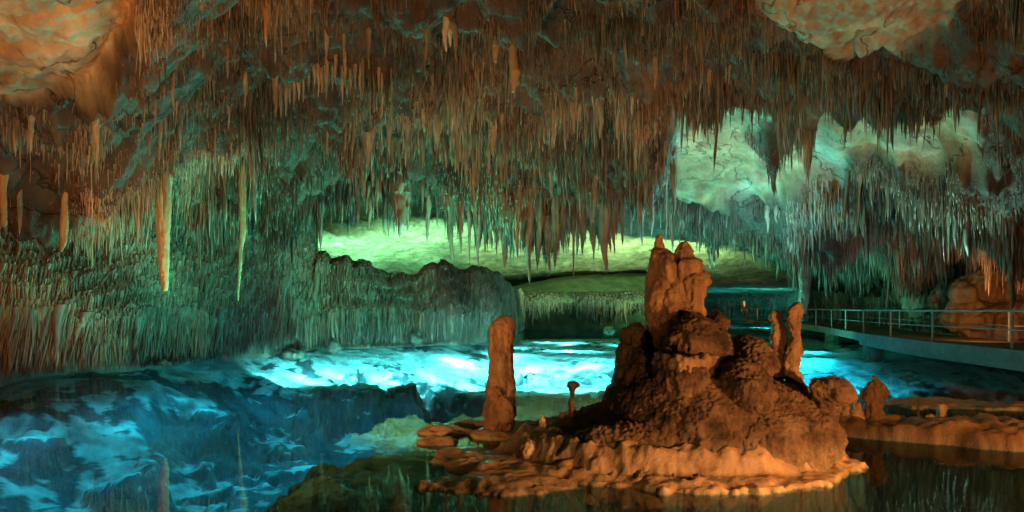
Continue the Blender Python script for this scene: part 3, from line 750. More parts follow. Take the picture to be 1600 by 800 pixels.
bm = bmesh.new()   # curtain of fluted flowstone under the central dome
rf = random.Random(5)
for k in range(34):
    q = k / 33.0; px_ = 1024 + 90 * q + rf.uniform(-2, 2)
    Yc = 7.16 - 0.34 * math.sin(math.pi * q) + rf.uniform(-0.02, 0.02)
    y0 = 566 + rf.uniform(-6, 8); y1 = 632 + rf.uniform(-16, 14) - 26 * abs(q - 0.45)
    column(bm, [(px_, y0 - 10, 12), (px_, y0 + 14, 10), (px_ + rf.uniform(-1, 1), (y0 + y1) / 2, 9), (px_ + rf.uniform(-2, 2), y1 - 12, 7), (px_ + rf.uniform(-2, 2), y1, 3.5)], Yc, 1.6)
sculpt('drapery', bm, 0.010, M_pillar, isl, lambda c, n: wear_pillar(c, n) * 0.5, 1)['label'] = 'fluted drapery below the central dome'
bm = bmesh.new()   # ribs along the lower right flank
for k in range(40):
    q = k / 39.0; px_ = 1118 + 172 * q + rf.uniform(-3, 3)
    Yc = 6.62 + 0.42 * q ** 2 + rf.uniform(-0.04, 0.04)
    y0 = 676 + rf.uniform(-14, 10); y1 = 722 + rf.uniform(-10, 12)
    column(bm, [(px_, y0, 8), (px_, y0 + 10, 13), (px_, (y0 + y1) / 2, 11), (px_, y1, 5)], Yc, 1.5)
sculpt('fringe', bm, 0.010, M_mound, isl, lambda c, n: wear_pillar(c, n) * 0.7, 1)['label'] = 'short ribs hanging along the lower right flank'
bm = bmesh.new()   # knob-topped stump at the right end
column(bm, [(1283,760,52),(1284,715,46),(1290,670,36),(1293,640,34),(1295,628,40),(1297,621,60),(1296,606,58),(1293,596,48),(1290,592,28)], 7.0)
E(bm, 1282, 607, 7.0, 18, 13, 0.12); E(bm, 1305, 610, 6.95, 14, 10, 0.1)
sculpt('stump', bm, 0.013, M_mound, isl, wear_mound, 1)['label'] = 'stump with a wide crusted cap at the right end of the island'

bm = bmesh.new()   # tall pillar with the thumb-like tip
column(bm, [(1024,600,52),(1030,560,36),(1030,530,34),(1031,500,46),(1034,470,58),(1033,450,50),(1036,425,50),(1034,405,46),(1030,392,30),(1029,388,16),(1030,372,15),(1030,365,9)], 7.7)
E(bm, 1042, 420, 7.6, 16, 24, 0.14); E(bm, 1024, 470, 7.65, 14, 40, 0.14); E(bm, 1047, 490, 7.6, 18, 45, 0.16)
sculpt('pillar', bm, 0.012, M_pillar, isl, wear_pillar)['label'] = 'tall pillar with a thumb shaped tip'

bm = bmesh.new()   # stacked pillar: knob, block, cup
column(bm, [(1078,520,54),(1080,492,46),(1079,470,40),(1081,452,46),(1082,441,54),(1081,432,50),(1078,428,36)], 7.6)
column(bm, [(1075,436,40),(1075,420,44),(1074,408,42),(1072,402,30)], 7.6)
column(bm, [(1070,408,30),(1069,392,27),(1068,383,20),(1067,380,12)], 7.6)
E(bm, 1060, 462, 7.6, 14, 40, 0.12); E(bm, 1062, 420, 7.65, 9, 12, 0.1)
sculpt('pillar', bm, 0.012, M_pillar, isl, wear_pillar)['label'] = 'shorter pillar stacked of a knob, a block and a cup'

bm = bmesh.new()
column(bm, [(1213,580,30),(1213,558,24),(1216,535,23),(1217,515,22),(1215,504,18),(1211,500,17),(1211,490,14),(1211,486,8)], 7.9)
sculpt('stalagmite', bm, 0.010, M_pillar, isl, wear_pillar, 1)['label'] = 'short double stalagmite'
bm = bmesh.new()
column(bm, [(1245,640,44),(1243,610,34),(1241,592,27),(1238,575,20),(1241,550,20),(1243,525,18),(1242,500,17),(1244,485,20),(1246,477,15),(1245,474,8)], 7.7)
sculpt('stalagmite', bm, 0.010, M_pillar, isl, wear_pillar, 1)['label'] = 'slim bent stalagmite'
bm = bmesh.new()
column(bm, [(1172,640,20),(1172,632,26),(1173,618,36),(1173,606,44),(1172,598,40),(1170,594,26)], 6.72)
sculpt('stalagmite', bm, 0.010, M_mound, isl, wear_pillar, 1)['label'] = 'squat cup shaped stalagmite on the flank'
bm = bmesh.new()
column(bm, [(893,665,30),(893,640,17),(891,628,13),(893,613,12),(894,607,15),(895,602,18),(893,598,13),(891,597,6)], 7.5)
sculpt('stalagmite', bm, 0.008, M_mound, isl, lambda c, n: wear_pillar(c, n) * 0.8, 1)['label'] = 'tiny mushroom shaped stalagmite'
bm = bmesh.new()
column(bm, [(848,690,26),(848,665,18),(847,652,13),(846,646,9)], 7.4)
E(bm, 855, 690, 7.1, 14, 12, 0.12); E(bm, 838, 700, 7.2, 20, 20, 0.2); E(bm, 825, 705, 7.1, 16, 18, 0.2)
sculpt('knob', bm, 0.010, M_pale, isl, wear_pillar, 1)

# stalagmite column left of the island
t = empty('stalagmite', on_water(785, 680), 'single tall orange stalagmite standing alone in the water left of the island', 'stalagmite')
bm = bmesh.new()
column(bm, [(781,705,46),(780,675,46),(780,648,48),(780,622,44),(783,606,43),(784,590,39),(785,560,38),(785,530,38),(785,512,36),(787,500,28),(788,494,12)], 8.7)
E(bm, 776, 612, 8.6, 14, 10, 0.14); E(bm, 790, 640, 8.6, 15, 24, 0.15)
sculpt('shaft', bm, 0.012, M_pillar, t, wear_pillar)
bm = bmesh.new()
column(bm, [(781,712,56),(781,694,58),(780,684,52),(780,672,47)], 8.68)
sculpt('foot', bm, 0.013, M_pale, t, wear_pillar)

# ------------------------------------------------------------------ low ledge on the right with its small stalagmites
sx = np.arange(3.2, 10.5, 0.025); sy = np.arange(6.6, 14.6, 0.025)
X, Y = np.meshgrid(sx, sy, indexing='ij')
n1 = fbm(X / 0.6, Y / 0.6, 0, 901, 4); n2 = fbm(X / 0.13, Y / 0.13, 0, 907, 3); n3 = noise(X / 0.07, Y / 0.3, 0, 909)
yf = 8.55 - (X - 4.06) * 0.62 + n1 * 0.10 + n3 * 0.03
yk = yf + 1.25 + 0.25 * n1
hgt = 0.22 + 0.06 * n1 + 0.03 * n2
prof = sstep(0, 0.28, Y - yf) ** 0.2 * sstep(0.35, -0.15, Y - yk)
shal = sstep(2.6, 1.2, Y - yk) * sstep(-0.1, 0.1, Y - yf)
z = -4.2 * (1 - shal) - 0.16 * shal + 0.05 * n1
isle = sstep(0.0, 0.35, 1 - np.sqrt(((X - 7.5) / 1.5) ** 2 + ((Y - 11.5) / 0.8) ** 2) + 0.38 * n1 + 0.1 * n2)
z = np.maximum(z, np.where(isle > 0.02, -0.3, -9) + isle * (0.32 + 0.04 * n1 + 0.02 * n2))
z = np.where(prof > 0, np.maximum(z, -4.0 + prof * (hgt * sstep(0.0, 0.3, Y - yf) + 4.0)), z)
dry = np.array([0.42, 0.26, 0.15]); sand = np.array([0.42, 0.44, 0.40])
em = sstep(0.0, 0.05, z)
cc = em[..., None] * dry + (1 - em[..., None]) * sand
sunk_shade = (sstep(0.0, -0.15, z) * sstep(0.3, 0.1, Y - yf))[..., None]
cc = cc * (1 - sunk_shade) + np.array([0.03, 0.03, 0.025]) * sunk_shade  # gloom of the deep front water painted onto the ledge
cc = cc * (1 + 0.4 * n1 + 0.25 * n2)[..., None]
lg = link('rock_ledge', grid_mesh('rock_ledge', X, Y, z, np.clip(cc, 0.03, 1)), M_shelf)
tag(lg, 'low flat orange rock ledge crossing the water at the right foreground', 'rock ledge')

def small(px_pts, Y, mat, label, extra=(), vox=0.011):
    base = P(px_pts[0][0], px_pts[0][1], Y)
    bm = bmesh.new(); column(bm, px_pts, Y)
    for e_ in extra: E(bm, *e_)
    o = sculpt('stalagmite', bm, vox, mat, None, lambda c, n: wear_pillar(c, n) * 1.1, 1)
    return tag(o, label, 'stalagmite', 'small stalagmites on the right ledge')
small([(1366,668,40),(1366,650,34),(1365,635,30),(1366,620,34),(1367,608,34),(1367,600,22),(1368,593,13),(1368,588,8)], 8.9, M_pillar,
      'largest knobbly brown stalagmite on the right ledge with a small head', [(1354,618,8.9,10,14,0.1), (1378,612,8.85,9,14,.1)])
small([(1339,664,26),(1339,650,22),(1337,640,18),(1337,630,17),(1337,627,10)], 8.9, M_pale, 'pale rounded stub beside the largest stalagmite on the ledge')
small([(1318,668,14),(1318,650,12),(1319,632,11),(1318,627,6)], 8.9, M_pale, 'thin brown stub just behind the capped stump of the island', vox=0.009)
small([(1470,655,15),(1470,645,14),(1470,636,13),(1470,632,11)], 8.8, M_pale, 'small pale peg with a ragged top on the middle of the ledge', vox=0.008)
small([(1453,668,34),(1453,658,26),(1451,650,14),(1450,647,8)], 8.6, M_pale, 'low pale cone shaped lump in front of the ragged peg', vox=0.009)
small([(1435,655,5),(1435,640,3.5),(1435,625,2.5)], 8.9, M_mound, 'needle thin stalagmite behind the ledge lumps', vox=0.005)

# boulders along the far shore
M_boulder = rock_material('boulder_rock', (0.05, 0.035, 0.025), (0.17, 0.11, 0.07), None, 3.0, bump=0.7, bump_dist=0.03, popcorn=0.2)
def boulder(px, py, Y, rx, rz, ry, label, mat=M_boulder, seed=1, vox=0.05):
    bm = bmesh.new()
    E(bm, px, py, Y, rx, rz, ry); E(bm, px + rx * 0.4, py + rz * 0.3, Y - ry * 0.2, rx * 0.7, rz * 0.7, ry * 0.8)
    o = sculpt('boulder', bm, vox, mat, None, lambda c, n: (fbm(c[:, 0] / .35 + seed, c[:, 1] / .35, c[:, 2] / .35, 3, 4) * 0.16), 1)
    return tag(o, label, 'boulder', 'boulders along the far shore')
boulder(458, 552, 24.3, 14, 6, 0.5, 'wide low boulder at the waterline of the left wall')
boulder(521, 540, 25.6, 9, 13, 0.3, 'upright rounded boulder at the waterline under the green wall', seed=4)
boulder(650, 530, 29.0, 9, 12, 0.4, 'brown boulder in the shadow under the left wall ledge', seed=8)
boulder(255, 567, 18.6, 10, 9, 0.3, 'brown knob at the left waterline below the thick orange column', seed=12)
boulder(952, 516, 46.0, 9, 6, 0.4, 'small green boulder in the far water left of the island', M_bank, seed=15, vox=0.08)

# ------------------------------------------------------------------ flowstone at the right, behind the walkway
fs = empty('flowstone_mound', (19.5, 27.0, 0.3), 'orange lit flowstone mound with a domed top behind the walkway railing', 'flowstone')
def wear_flow(co, no):
    x, y, z = co.T
    return (fbm(x / 0.9, y / 0.9, z / 0.7, 951, 3) * 0.16 + noise(x / 0.16, y / 0.16, z / 1.2, 953) * 0.08
            + noise(x / 0.5, y / 0.5, z / 0.10, 957) * 0.05 + (0.5 - worley(x / 0.35, y / 0.35, z / 0.3, 959)) * 0.10)
bm = bmesh.new()
E(bm, 1545, 450, 26.5, 42, 34, 1.0); E(bm, 1508, 460, 26.4, 16, 24, .6); E(bm, 1585, 450, 26.6, 26, 26, 0.9); E(bm, 1605, 430, 26.8, 22, 34, .8)
sculpt('dome', bm, 0.05, M_flow, fs, wear_flow)
bm = bmesh.new()
E(bm, 1570, 500, 26.6, 95, 40, 1.0); E(bm, 1560, 480, 26.4, 80, 12, 1.1); E(bm, 1620, 500, 26.2, 90, 60, 1.2)
sculpt('base', bm, 0.05, M_flow, fs, wear_flow)
boulder(1438, 465, 33.0, 24, 34, 0.8, 'rounded green lit rock hump behind the railing', M_wall, 3, 0.06)
boulder(1482, 478, 29.0, 26, 40, 0.8, 'dark rock hump beside the flowstone mound', M_wall, 5, 0.06)

# ------------------------------------------------------------------ walkway with railings
front = [(10.9,9.0),(12.0,13.0),(12.7,17.0),(13.45,22.9),(15.1,29.5),(18.2,40),(20.5,51),(21.5,63)]
front = [Vector((x, y)) for x, y in front]
def dense(pts, step=0.5):
    out = []
    for a, b in zip(pts[:-1], pts[1:]):
        n = max(1, int((b - a).length / step))
        for k in range(n): out.append(a.lerp(b, k / n))
    out.append(pts[-1]); return out
def offset(pts, d):
    out = []
    for i, p in enumerate(pts):
        t = (pts[min(i + 1, len(pts) - 1)] - pts[max(i - 1, 0)]).normalized()
        out.append(p + Vector((t.y, -t.x)) * d)
    return out
fd = dense(front)
for it in range(3):
    fd = [fd[0]] + [(fd[i - 1] + fd[i] * 2 + fd[i + 1]) / 4 for i in range(1, len(fd) - 1)] + [fd[-1]]
def dz(y): return 0.55 + 0.11 * max(0, (y - 30) / 32.0)
def slab(bm, pts, w0, w1, z0, z1):
    a = offset(pts, w0); b = offset(pts, w1); prev = None
    for p, q in zip(a, b):
        zt = dz(p.y)
        ring = [bm.verts.new((p.x, p.y, zt + z1)), bm.verts.new((q.x, q.y, zt + z1)), bm.verts.new((q.x, q.y, zt + z0)), bm.verts.new((p.x, p.y, zt + z0))]
        if prev:
            for k in range(4): bm.faces.new((prev[k], prev[(k + 1) % 4], ring[(k + 1) % 4], ring[k]))
        else: bm.faces.new(ring)
        prev = ring
    bm.faces.new(prev[::-1])
wk = empty('walkway', (12.7, 17.0, 0), 'long concrete walkway over the water curving away at the right', 'walkway')
def wpart(name, build, mat, parent, smooth=False):
    bm = bmesh.new(); build(bm)
    o = link(name, bm_mesh(name, bm, smooth), mat, parent)
    o.matrix_parent_inverse = Matrix.Translation(-parent.location)
    return o
wpart('deck', lambda bm: slab(bm, fd, 0.16, 3.2, -0.16, 0.0), M_deck, wk)
wpart('edge_beam', lambda bm: slab(bm, fd, 0.0, 0.155, -0.30, 0.03), M_concrete, wk)
near_fd = [p for p in fd if p.y < 31]
wpart('lower_beam', lambda bm: slab(bm, near_fd, 0.10, 0.45, -0.50, -0.305), M_concrete, wk)
def stub_pier(bm, i):
    p = fd[i]; q = offset(fd, 0.9)[i]
    loft(bm, [((q.x, q.y, -3.0), 0.55, 0.5), ((q.x, q.y, 0.0), 0.45, 0.4), ((q.x, q.y, dz(p.y) - 0.31), 0.4, 0.4)], 10)
for i in (44, 64, 86): wpart('pier', lambda bm: stub_pier(bm, i), M_ledge, wk)

def tube_path(bm, pts, r, n=6):
    prev = None
    for i, p in enumerate(pts):
        t = (pts[min(i + 1, len(pts) - 1)] - pts[max(i - 1, 0)]).normalized()
        s = t.cross(Vector((0, 0, 1)) if abs(t.z) < 0.9 else Vector((1, 0, 0))).normalized(); u = s.cross(t)
        cur = [bm.verts.new(p + (s * math.cos(6.2832 * k / n) + u * math.sin(6.2832 * k / n)) * r) for k in range(n)]
        if prev:
            for k in range(n): bm.faces.new((prev[k], prev[(k + 1) % n], cur[(k + 1) % n], cur[k]))
        prev = cur
def railing(off, label, phase):
    pts = offset(fd, off)
    root = empty('railing', (pts[0].x, pts[0].y, dz(0)), label, 'railing', 'railings of the walkway')
    for h, r in ((1.02, 0.032), (0.52, 0.018)):
        wpart('rail', lambda bm: tube_path(bm, [Vector((p.x, p.y, dz(p.y) + h)) for p in pts], r), M_steel, root, True)
    s = phase; acc = 0.0
    for a, b in zip(pts[:-1], pts[1:]):
        d = (b - a).length
        while s <= acc + d:
            p = a.lerp(b, (s - acc) / d)
            wpart('post', lambda bm: tube_path(bm, [Vector((p.x, p.y, dz(p.y) - 0.02)), Vector((p.x, p.y, dz(p.y) + 0.5)), Vector((p.x, p.y, dz(p.y) + 0.99))], 0.034, 8), M_steel, root, True)
            s += 4.3
        acc += d
railing(0.30, 'steel railing on the water side of the walkway', 0.6)
railing(3.08, 'steel railing on the rock side of the walkway', 2.0)

# ------------------------------------------------------------------ visitor at the far end
def person():
    root = empty('person', (20.75, 61.0, dz(61)), 'distant visitor with pale hair and dark clothes standing at the far walkway end', 'person')
    def skin(name, verts, edges, radii, mat, sub=1):
        me = bpy.data.meshes.new(name); me.from_pydata(verts, edges, [])
        o = bpy.data.objects.new(name, me); COL.objects.link(o)
        m = o.modifiers.new('skin', 'SKIN'); m.use_smooth_shade = True
        for i, r in enumerate(radii): me.skin_vertices[0].data[i].radius = (r, r * 0.85)
        me.skin_vertices[0].data[0].use_root = True
        s = o.modifiers.new('sub', 'SUBSURF'); s.levels = sub
        dg = bpy.context.evaluated_depsgraph_get()
        m2 = bpy.data.meshes.new_from_object(o.evaluated_get(dg)); o.modifiers.clear(); o.data = m2
        m2.materials.clear(); m2.materials.append(mat); o.parent = root
        return o
    M_skin = plain_material('skin', (0.55, 0.35, 0.26), 0.5, 0, 0, 10, 0.05)
    M_hair = plain_material('pale_hair', (0.80, 0.66, 0.48), 0.45, 0, 0.3, 40, 0.2)
    M_coat = plain_material('dark_brown_jacket', (0.035, 0.02, 0.015), 0.8, 0, 0.3, 30, 0.3)
    M_trou = plain_material('dark_trousers', (0.012, 0.014, 0.02), 0.85, 0, 0.3, 30, 0.3)
    skin('body', [(0,0,.95),(0,0,1.15),(0,0,1.36),(0,0,1.48),(0,.0,1.58),(0,-.01,1.68),
                  (-.18,0,1.38),(-.25,.01,1.12),(-.24,-.06,.9),(.18,0,1.38),(.25,.01,1.12),(.24,-.06,.9),
                  (-.10,0,.88),(-.13,-.01,.48),(-.15,.02,.08),(-.16,-.10,.04),(.10,0,.88),(.13,-.01,.48),(.15,.02,.08),(.16,-.10,.04),
                  (-.23,-.09,.80),(.23,-.09,.80)],
         [(0,1),(1,2),(2,3),(3,4),(4,5),(2,6),(6,7),(7,8),(8,20),(2,9),(9,10),(10,11),(11,21),(0,12),(12,13),(13,14),(14,15),(0,16),(16,17),(17,18),(18,19)],
         [.14,.12,.15,.055,.09,.085,.065,.05,.035,.065,.05,.035,.085,.06,.042,.035,.085,.06,.042,.035,.03,.03], M_skin, 2)
    skin('jacket', [(0,0,.86),(0,0,1.15),(0,0,1.40),(-.19,0,1.39),(-.26,.01,1.12),(-.25,-.06,.92),(.19,0,1.39),(.26,.01,1.12),(.25,-.06,.92)],
         [(0,1),(1,2),(2,3),(3,4),(4,5),(2,6),(6,7),(7,8)], [.185,.155,.165,.08,.065,.05,.08,.065,.05], M_coat, 2)
    skin('trousers', [(0,0,.92),(-.10,0,.86),(-.13,-.01,.48),(-.15,.02,.06),(.10,0,.86),(.13,-.01,.48),(.15,.02,.06)],
         [(0,1),(1,2),(2,3),(0,4),(4,5),(5,6)], [.155,.10,.075,.06,.10,.075,.06], M_trou, 2)
    skin('hair', [(0,.02,1.72),(0,.07,1.62),(-.03,.08,1.45),(-.05,.10,1.22)], [(0,1),(1,2),(2,3)], [.115,.11,.09,.05], M_hair, 2)
    for s in (-1, 1):
        bm = bmesh.new(); bmesh.ops.create_icosphere(bm, subdivisions=1, radius=.012, matrix=Matrix.Translation((s*.032, -.088, 1.66)))
        link('eye', bm_mesh('eye', bm, True), M_trou, root)
    root.rotation_euler = (0, 0, math.radians(150))
person()

# ------------------------------------------------------------------ stalactites
def straw_mesh(roots, L, R, tint, rng, k=4, sides=4, along=None):
    N = len(roots)
    D = np.tile(np.array([[0.0, 0.0, -1.0]]), (N, 1)) if along is None else along
    t = np.linspace(0, 1, k + 1)[:-1]
    prof = (1 - t) ** 0.65 * 0.9 + 0.18
    prof[0] = 1.5
    rad = R[:, None] * prof[None] * (1 + 0.30 * rng.uniform(-1, 1, (N, k)))
    lean = rng.normal(0, 0.045, (N, 1, 2)) * L[:, None, None] + (D[:, None, :2] * L[:, None, None])
    jit = rng.normal(0, 0.25, (N, k, 2)) * R[:, None, None]
    cx = roots[:, None, 0:1] + lean[..., 0:1] * t[None, :, None] + jit[..., 0:1]
    cyy = roots[:, None, 1:2] + lean[..., 1:2] * t[None, :, None] + jit[..., 1:2]
    cz = roots[:, None, 2:3] + D[:, None, 2:3] * L[:, None, None] * t[None, :, None]
    a = rng.uniform(0, 6.28, (N, 1, 1)) + np.arange(sides)[None, None] * 6.2832 / sides
    X = cx + rad[..., None] * np.cos(a); Y = cyy + rad[..., None] * np.sin(a); Z = cz + 0 * X
    V = np.stack([X, Y, Z], -1).reshape(N, k * sides, 3)
    tip = np.stack([roots[:, 0] + lean[:, 0, 0], roots[:, 1] + lean[:, 0, 1], roots[:, 2] + D[:, 2] * L], -1)[:, None]
    V = np.concatenate([V, tip], 1)
    nv = k * sides + 1
    q = []
    for r in range(k - 1):
        for s in range(sides):
            q.append((r * sides + s, (r + 1) * sides + s, (r + 1) * sides + (s + 1) % sides, r * sides + (s + 1) % sides))
    tr = [((k - 1) * sides + s, k * sides, (k - 1) * sides + (s + 1) % sides) for s in range(sides)]
    base = (np.arange(N) * nv)[:, None, None]
    Q = (np.array(q)[None] + base).reshape(-1, 4); T = (np.array(tr)[None] + base).reshape(-1, 3)
    C = np.repeat(tint[:, None], nv, 1).reshape(-1, 3)
    return V.reshape(-1, 3), Q, T, C

TINTS = np.array([(0.46,0.33,0.24),(0.36,0.26,0.19),(0.25,0.17,0.12),(0.16,0.11,0.085),(0.38,0.32,0.27),(0.60,0.47,0.35),(0.12,0.09,0.075),(0.40,0.24,0.15)])
def tints(n, X, Y, rng):
    w = noise(X / 1.3, Y / 1.3, 0, 997) * 2.2 + rng.normal(0, 1.4, n) + 3.4
    i = np.clip(np.round(w), 0, 7).astype(int)
    return TINTS[np.array([5, 0, 1, 4, 7, 2, 3, 6])[i]] * rng.uniform(0.75, 1.2, (n, 1)) * np.clip(0.95 + 0.55 * fbm(X / 2.6, Y / 2.6, 0, 993, 3), 0.35, 1.6)[:, None]

parts = []
rng = np.random.default_rng(11)
# on the ceiling
N0 = 640000
px = rng.uniform(-140, 1740, N0); Y = rng.uniform(7.0, 44, N0); X = (px - CX) / F * Y
Ylim = lin_px([(-140,20),(0,19),(215,22.5),(350,26),(450,29),(520,27.5),(650,28),(800,31),(1010,29.5),(1060,33.5),(1150,35),(1250,42),(1350,44),(1450,36),(1530,31),(1740,27)], px)
clump = fbm(X / 1.5, Y / 1.5, 0, 881, 3); fine = fbm(X / 0.45, Y / 0.45, 0, 883, 2)
keep = (bare(X, Y) < 0.4 + 0.25 * fine) & (Y < Ylim) & (rng.uniform(0, 1, N0) < np.clip(0.95 + 0.4 * clump + 0.3 * fine, 0.55, 1))
z0 = ceil_z(X, Y)
g = np.hypot(ceil_z(X + 0.15, Y) - z0, ceil_z(X, Y + 0.15) - z0) / 0.15
keep &= rng.uniform(0, 1, N0) < np.clip(0.72 * np.sqrt(1 + g * g), 0, 1)
X, Y, px, clump, fine = X[keep], Y[keep], px[keep], clump[keep], fine[keep]
n = len(X)
Z = ceil_z(X, Y) + 0.06
lip = 0.8 * sstep(-3.0, -0.3, Y - lin_px([(450,60),(520,26),(650,26.5),(800,29.5),(1010,28),(1011,19),(1250,18.6),(1350,17.6),(1450,15.7),(1530,60)], px)) * (px > 500)
lip *= (px < 1000)
L = (0.06 + 0.25 * np.clip(0.38 + clump * 0.8 + fine * 0.5, 0, 1.6)) * rng.lognormal(0, 0.42, n) * (1 + 0.7 * lip)
big = rng.uniform(0, 1, n) < 0.035
L = np.where(big, L * 1.9 + 0.15, L)
L = np.clip(L * np.clip(Y / 16, 0.65, 1.4), 0.06, 2.2)
R = np.clip(0.006 + 0.020 * L * rng.lognormal(0, 0.5, n), 0.005, 0.09) * np.clip(Y / 18, 0.7, 1.25)
parts.append(straw_mesh(np.stack([X, Y, Z], -1), L, R, tints(n, X, Y, rng), rng))
print('ceiling straws', n)

def on_wall(V, count, zmin, zmax, lmean, rmean, px_lo=-1e9, px_hi=1e9, back=0.0, tone=1.0, tmax=1.0, density=None):
    ns, nt, _ = V.shape
    # area weights
    d1 = np.linalg.norm(V[1:, :-1] - V[:-1, :-1], axis=-1); d2 = np.linalg.norm(V[:-1, 1:] - V[:-1, :-1], axis=-1)
    w = d1 * d2
    C = V[:-1, :-1]
    w = w * (C[..., 2] > zmin) * (C[..., 2] < zmax)
    pxc = CX + F * C[..., 0] / C[..., 1]
    w = w * (pxc > px_lo) * (pxc < px_hi)
    w[:, int(nt * tmax):] = 0
    idx = rng.choice(w.size, count, p=(w / w.sum()).ravel())
    i, j = np.unravel_index(idx, w.shape)
    a, b = rng.uniform(0, 1, (2, count, 1))
    p = V[i, j] * (1 - a) * (1 - b) + V[i + 1, j] * a * (1 - b) + V[i, j + 1] * (1 - a) * b + V[i + 1, j + 1] * a * b
    dn = V[i, np.maximum(j - 1, 0)] - V[i, j]
    dn = dn / np.linalg.norm(dn, axis=1)[:, None]
    dn[:, 2] = -np.abs(dn[:, 2])
    dn[:, 1] = np.minimum(dn[:, 1], 0.02)           # strands run down and outwards, never into the rock
    dn = dn * 0.5 + np.array([0, -0.03, -0.75])
    dn[:, 0] *= 0.15
    dn = dn / np.linalg.norm(dn, axis=1)[:, None]
    p = p.copy(); p[:, 1] += back - 0.05; p[:, 2] += 0.05
    c = fbm(p[:, 0] / 1.4, p[:, 1] / 1.4, p[:, 2] / 1.4, 885, 3)
    keepw = rng.uniform(0, 1, count) < np.clip(0.75 + 0.6 * c, 0.1, 1)
    p, c, dn = p[keepw], c[keepw], dn[keepw]
    m = len(p)
    Lw = lmean * np.clip(0.8 + c * 0.6, 0.3, 1.8) * rng.lognormal(0, 0.4, m)
    Lw = np.minimum(Lw, p[:, 2] - 0.04 * rng.uniform(0, 1, m) + 0.06)
    Lw = np.clip(Lw, 0.08, 3)
    Lw = np.minimum(Lw, np.maximum(p[:, 2], 0.1) / np.maximum(-dn[:, 2], 0.3))
    thick = rng.uniform(0, 1, m) < 0.08
    Rw = np.clip(rmean * np.where(thick, 1.7, 1.0) * rng.lognormal(0, 0.4, m) * (0.6 + 0.5 * Lw / lmean), 0.012, 0.15)
    return straw_mesh(p, Lw, Rw, tints(m, p[:, 0], p[:, 1] + p[:, 2], rng) * tone, rng, 4, 4, dn)
parts.append(on_wall(VL, 85000, 0.7, 5.2, 0.66, 0.0145, tmax=0.86, tone=0.8))
parts.append(on_wall(VL, 14000, 0.75, 1.6, 1.1, 0.024, tmax=0.6, tone=0.75))
parts.append(on_wall(VB, 6500, 1.85, 2.9, 0.9, 0.045, px_lo=740, px_hi=1090, tmax=0.75, tone=0.32))
parts.append(on_wall(VR, 14000, 2.3, 5.0, 1.1, 0.045, px_lo=1180, tone=1.0))
parts.append(on_wall(VR, 1200, 2.3, 5.0, 1.6, 0.10, px_lo=1040, px_hi=1200, tone=1.0))
off = 0; VV = []; QQ = []; TT = []; CC = []
for v, q, t_, c in parts:
    VV.append(v); QQ.append(q + off); TT.append(t_ + off); CC.append(c); off += len(v)
sf = link('stalactite_field', mesh_np('stalactite_field', np.concatenate(VV), np.concatenate(QQ), np.concatenate(TT), np.clip(np.concatenate(CC), 0.02, 1)), M_straw)
tag(sf, kind='stuff')
print('straw verts', off)

# large stalactites: individuals
def big_variant(seed, fingers, k=22, sides=14):
    r = np.random.default_rng(seed)
    V = []; Q = []; T = []; off = 0
    def cone(cx, cyy, z0, L, R, kk, ss):
        nonlocal off
        t = np.linspace(0, 1, kk)
        rad = R * (0.12 + 0.95 * (1 - t) ** 0.75) * (1 + 0.10 * noise(t * 6 + seed, cx * 9, cyy * 9 + seed, 3))
        rad[0] *= 1.35; rad[-1] = R * 0.06
        a = np.arange(ss) * 6.2832 / ss
        AA, TT_ = np.meshgrid(a, t)
        lump = 1 + 0.32 * noise(np.cos(AA) * 2.2 + seed, np.sin(AA) * 2.2 + cx * 7, TT_ * L * 9, 5 + seed) + 0.22 * noise(np.cos(AA) * 5 + seed, np.sin(AA) * 5, TT_ * L * 22, 8)
        wob = 0.25 * R
        x = cx + wob * noise(t * 3 + seed, cx + 0 * t, 0, 21)[:, None] + rad[:, None] * lump * np.cos(AA)
        y = cyy + wob * noise(t * 3 + seed, cyy + 9 + 0 * t, 0, 22)[:, None] + rad[:, None] * lump * np.sin(AA)
        z = (z0 - L * t)[:, None] + 0 * x
        v = np.stack([x, y, z], -1).reshape(-1, 3)
        v = np.concatenate([v, [[cx, cyy, z0 - L - R * 0.15]]])
        i = np.arange(kk - 1)[:, None] * ss + np.arange(ss)[None]
        j = np.arange(kk - 1)[:, None] * ss + (np.arange(ss)[None] + 1) % ss
        Q.append(np.stack([i, i + ss, j + ss, j], -1).reshape(-1, 4) + off)
        T.append(np.array([((kk - 1) * ss + s, kk * ss, (kk - 1) * ss + (s + 1) % ss) for s in range(ss)]) + off)
        V.append(v); off += len(v)
    cone(0, 0, 0.02, 1.0, 0.10, k, sides)
    for f in range(fingers):
        a = r.uniform(0, 6.28); d = r.uniform(0.05, 0.11)
        cone(d * math.cos(a), d * math.sin(a), -r.uniform(0.0, 0.45), r.uniform(0.25, 0.55), r.uniform(0.022, 0.05), 12, 8)
    return mesh_np('stalactite_shape', np.concatenate(V), np.concatenate(Q), np.concatenate(T))
variants = [big_variant(s, f) for s, f in ((1,0),(2,3),(3,5),(4,7),(5,2),(6,8),(7,4),(8,6),(9,1),(10,9))]
for v in variants: v.materials.append(M_big)
count = 0
def stal(px, Y, length, width, label, group=None, var=None, tip=None, lift=0.15):
    """width = full width in metres near the root; tip: photo row of the tip"""
    global count
    X = (px - CX) / F * Y
    z = float(ceil_z(np.array([X]), np.array([Y]))[0]) + lift
    if tip is not None: length = z - (EYE - (tip - HY) / F * Y)
    if length < 0.15: return None
    o = bpy.data.objects.new('stalactite', variants[var if var is not None else count % 10])
    COL.objects.link(o); count += 1
    s = width / 0.22
    o.location = (X, Y, z); o.scale = (s, s * random.uniform(0.8, 1.1), length)
    o.rotation_euler = (0, 0, random.uniform(0, 6.28))
    return tag(o, label, 'stalactite', group)

def wpx(w, Y): return w * Y / F
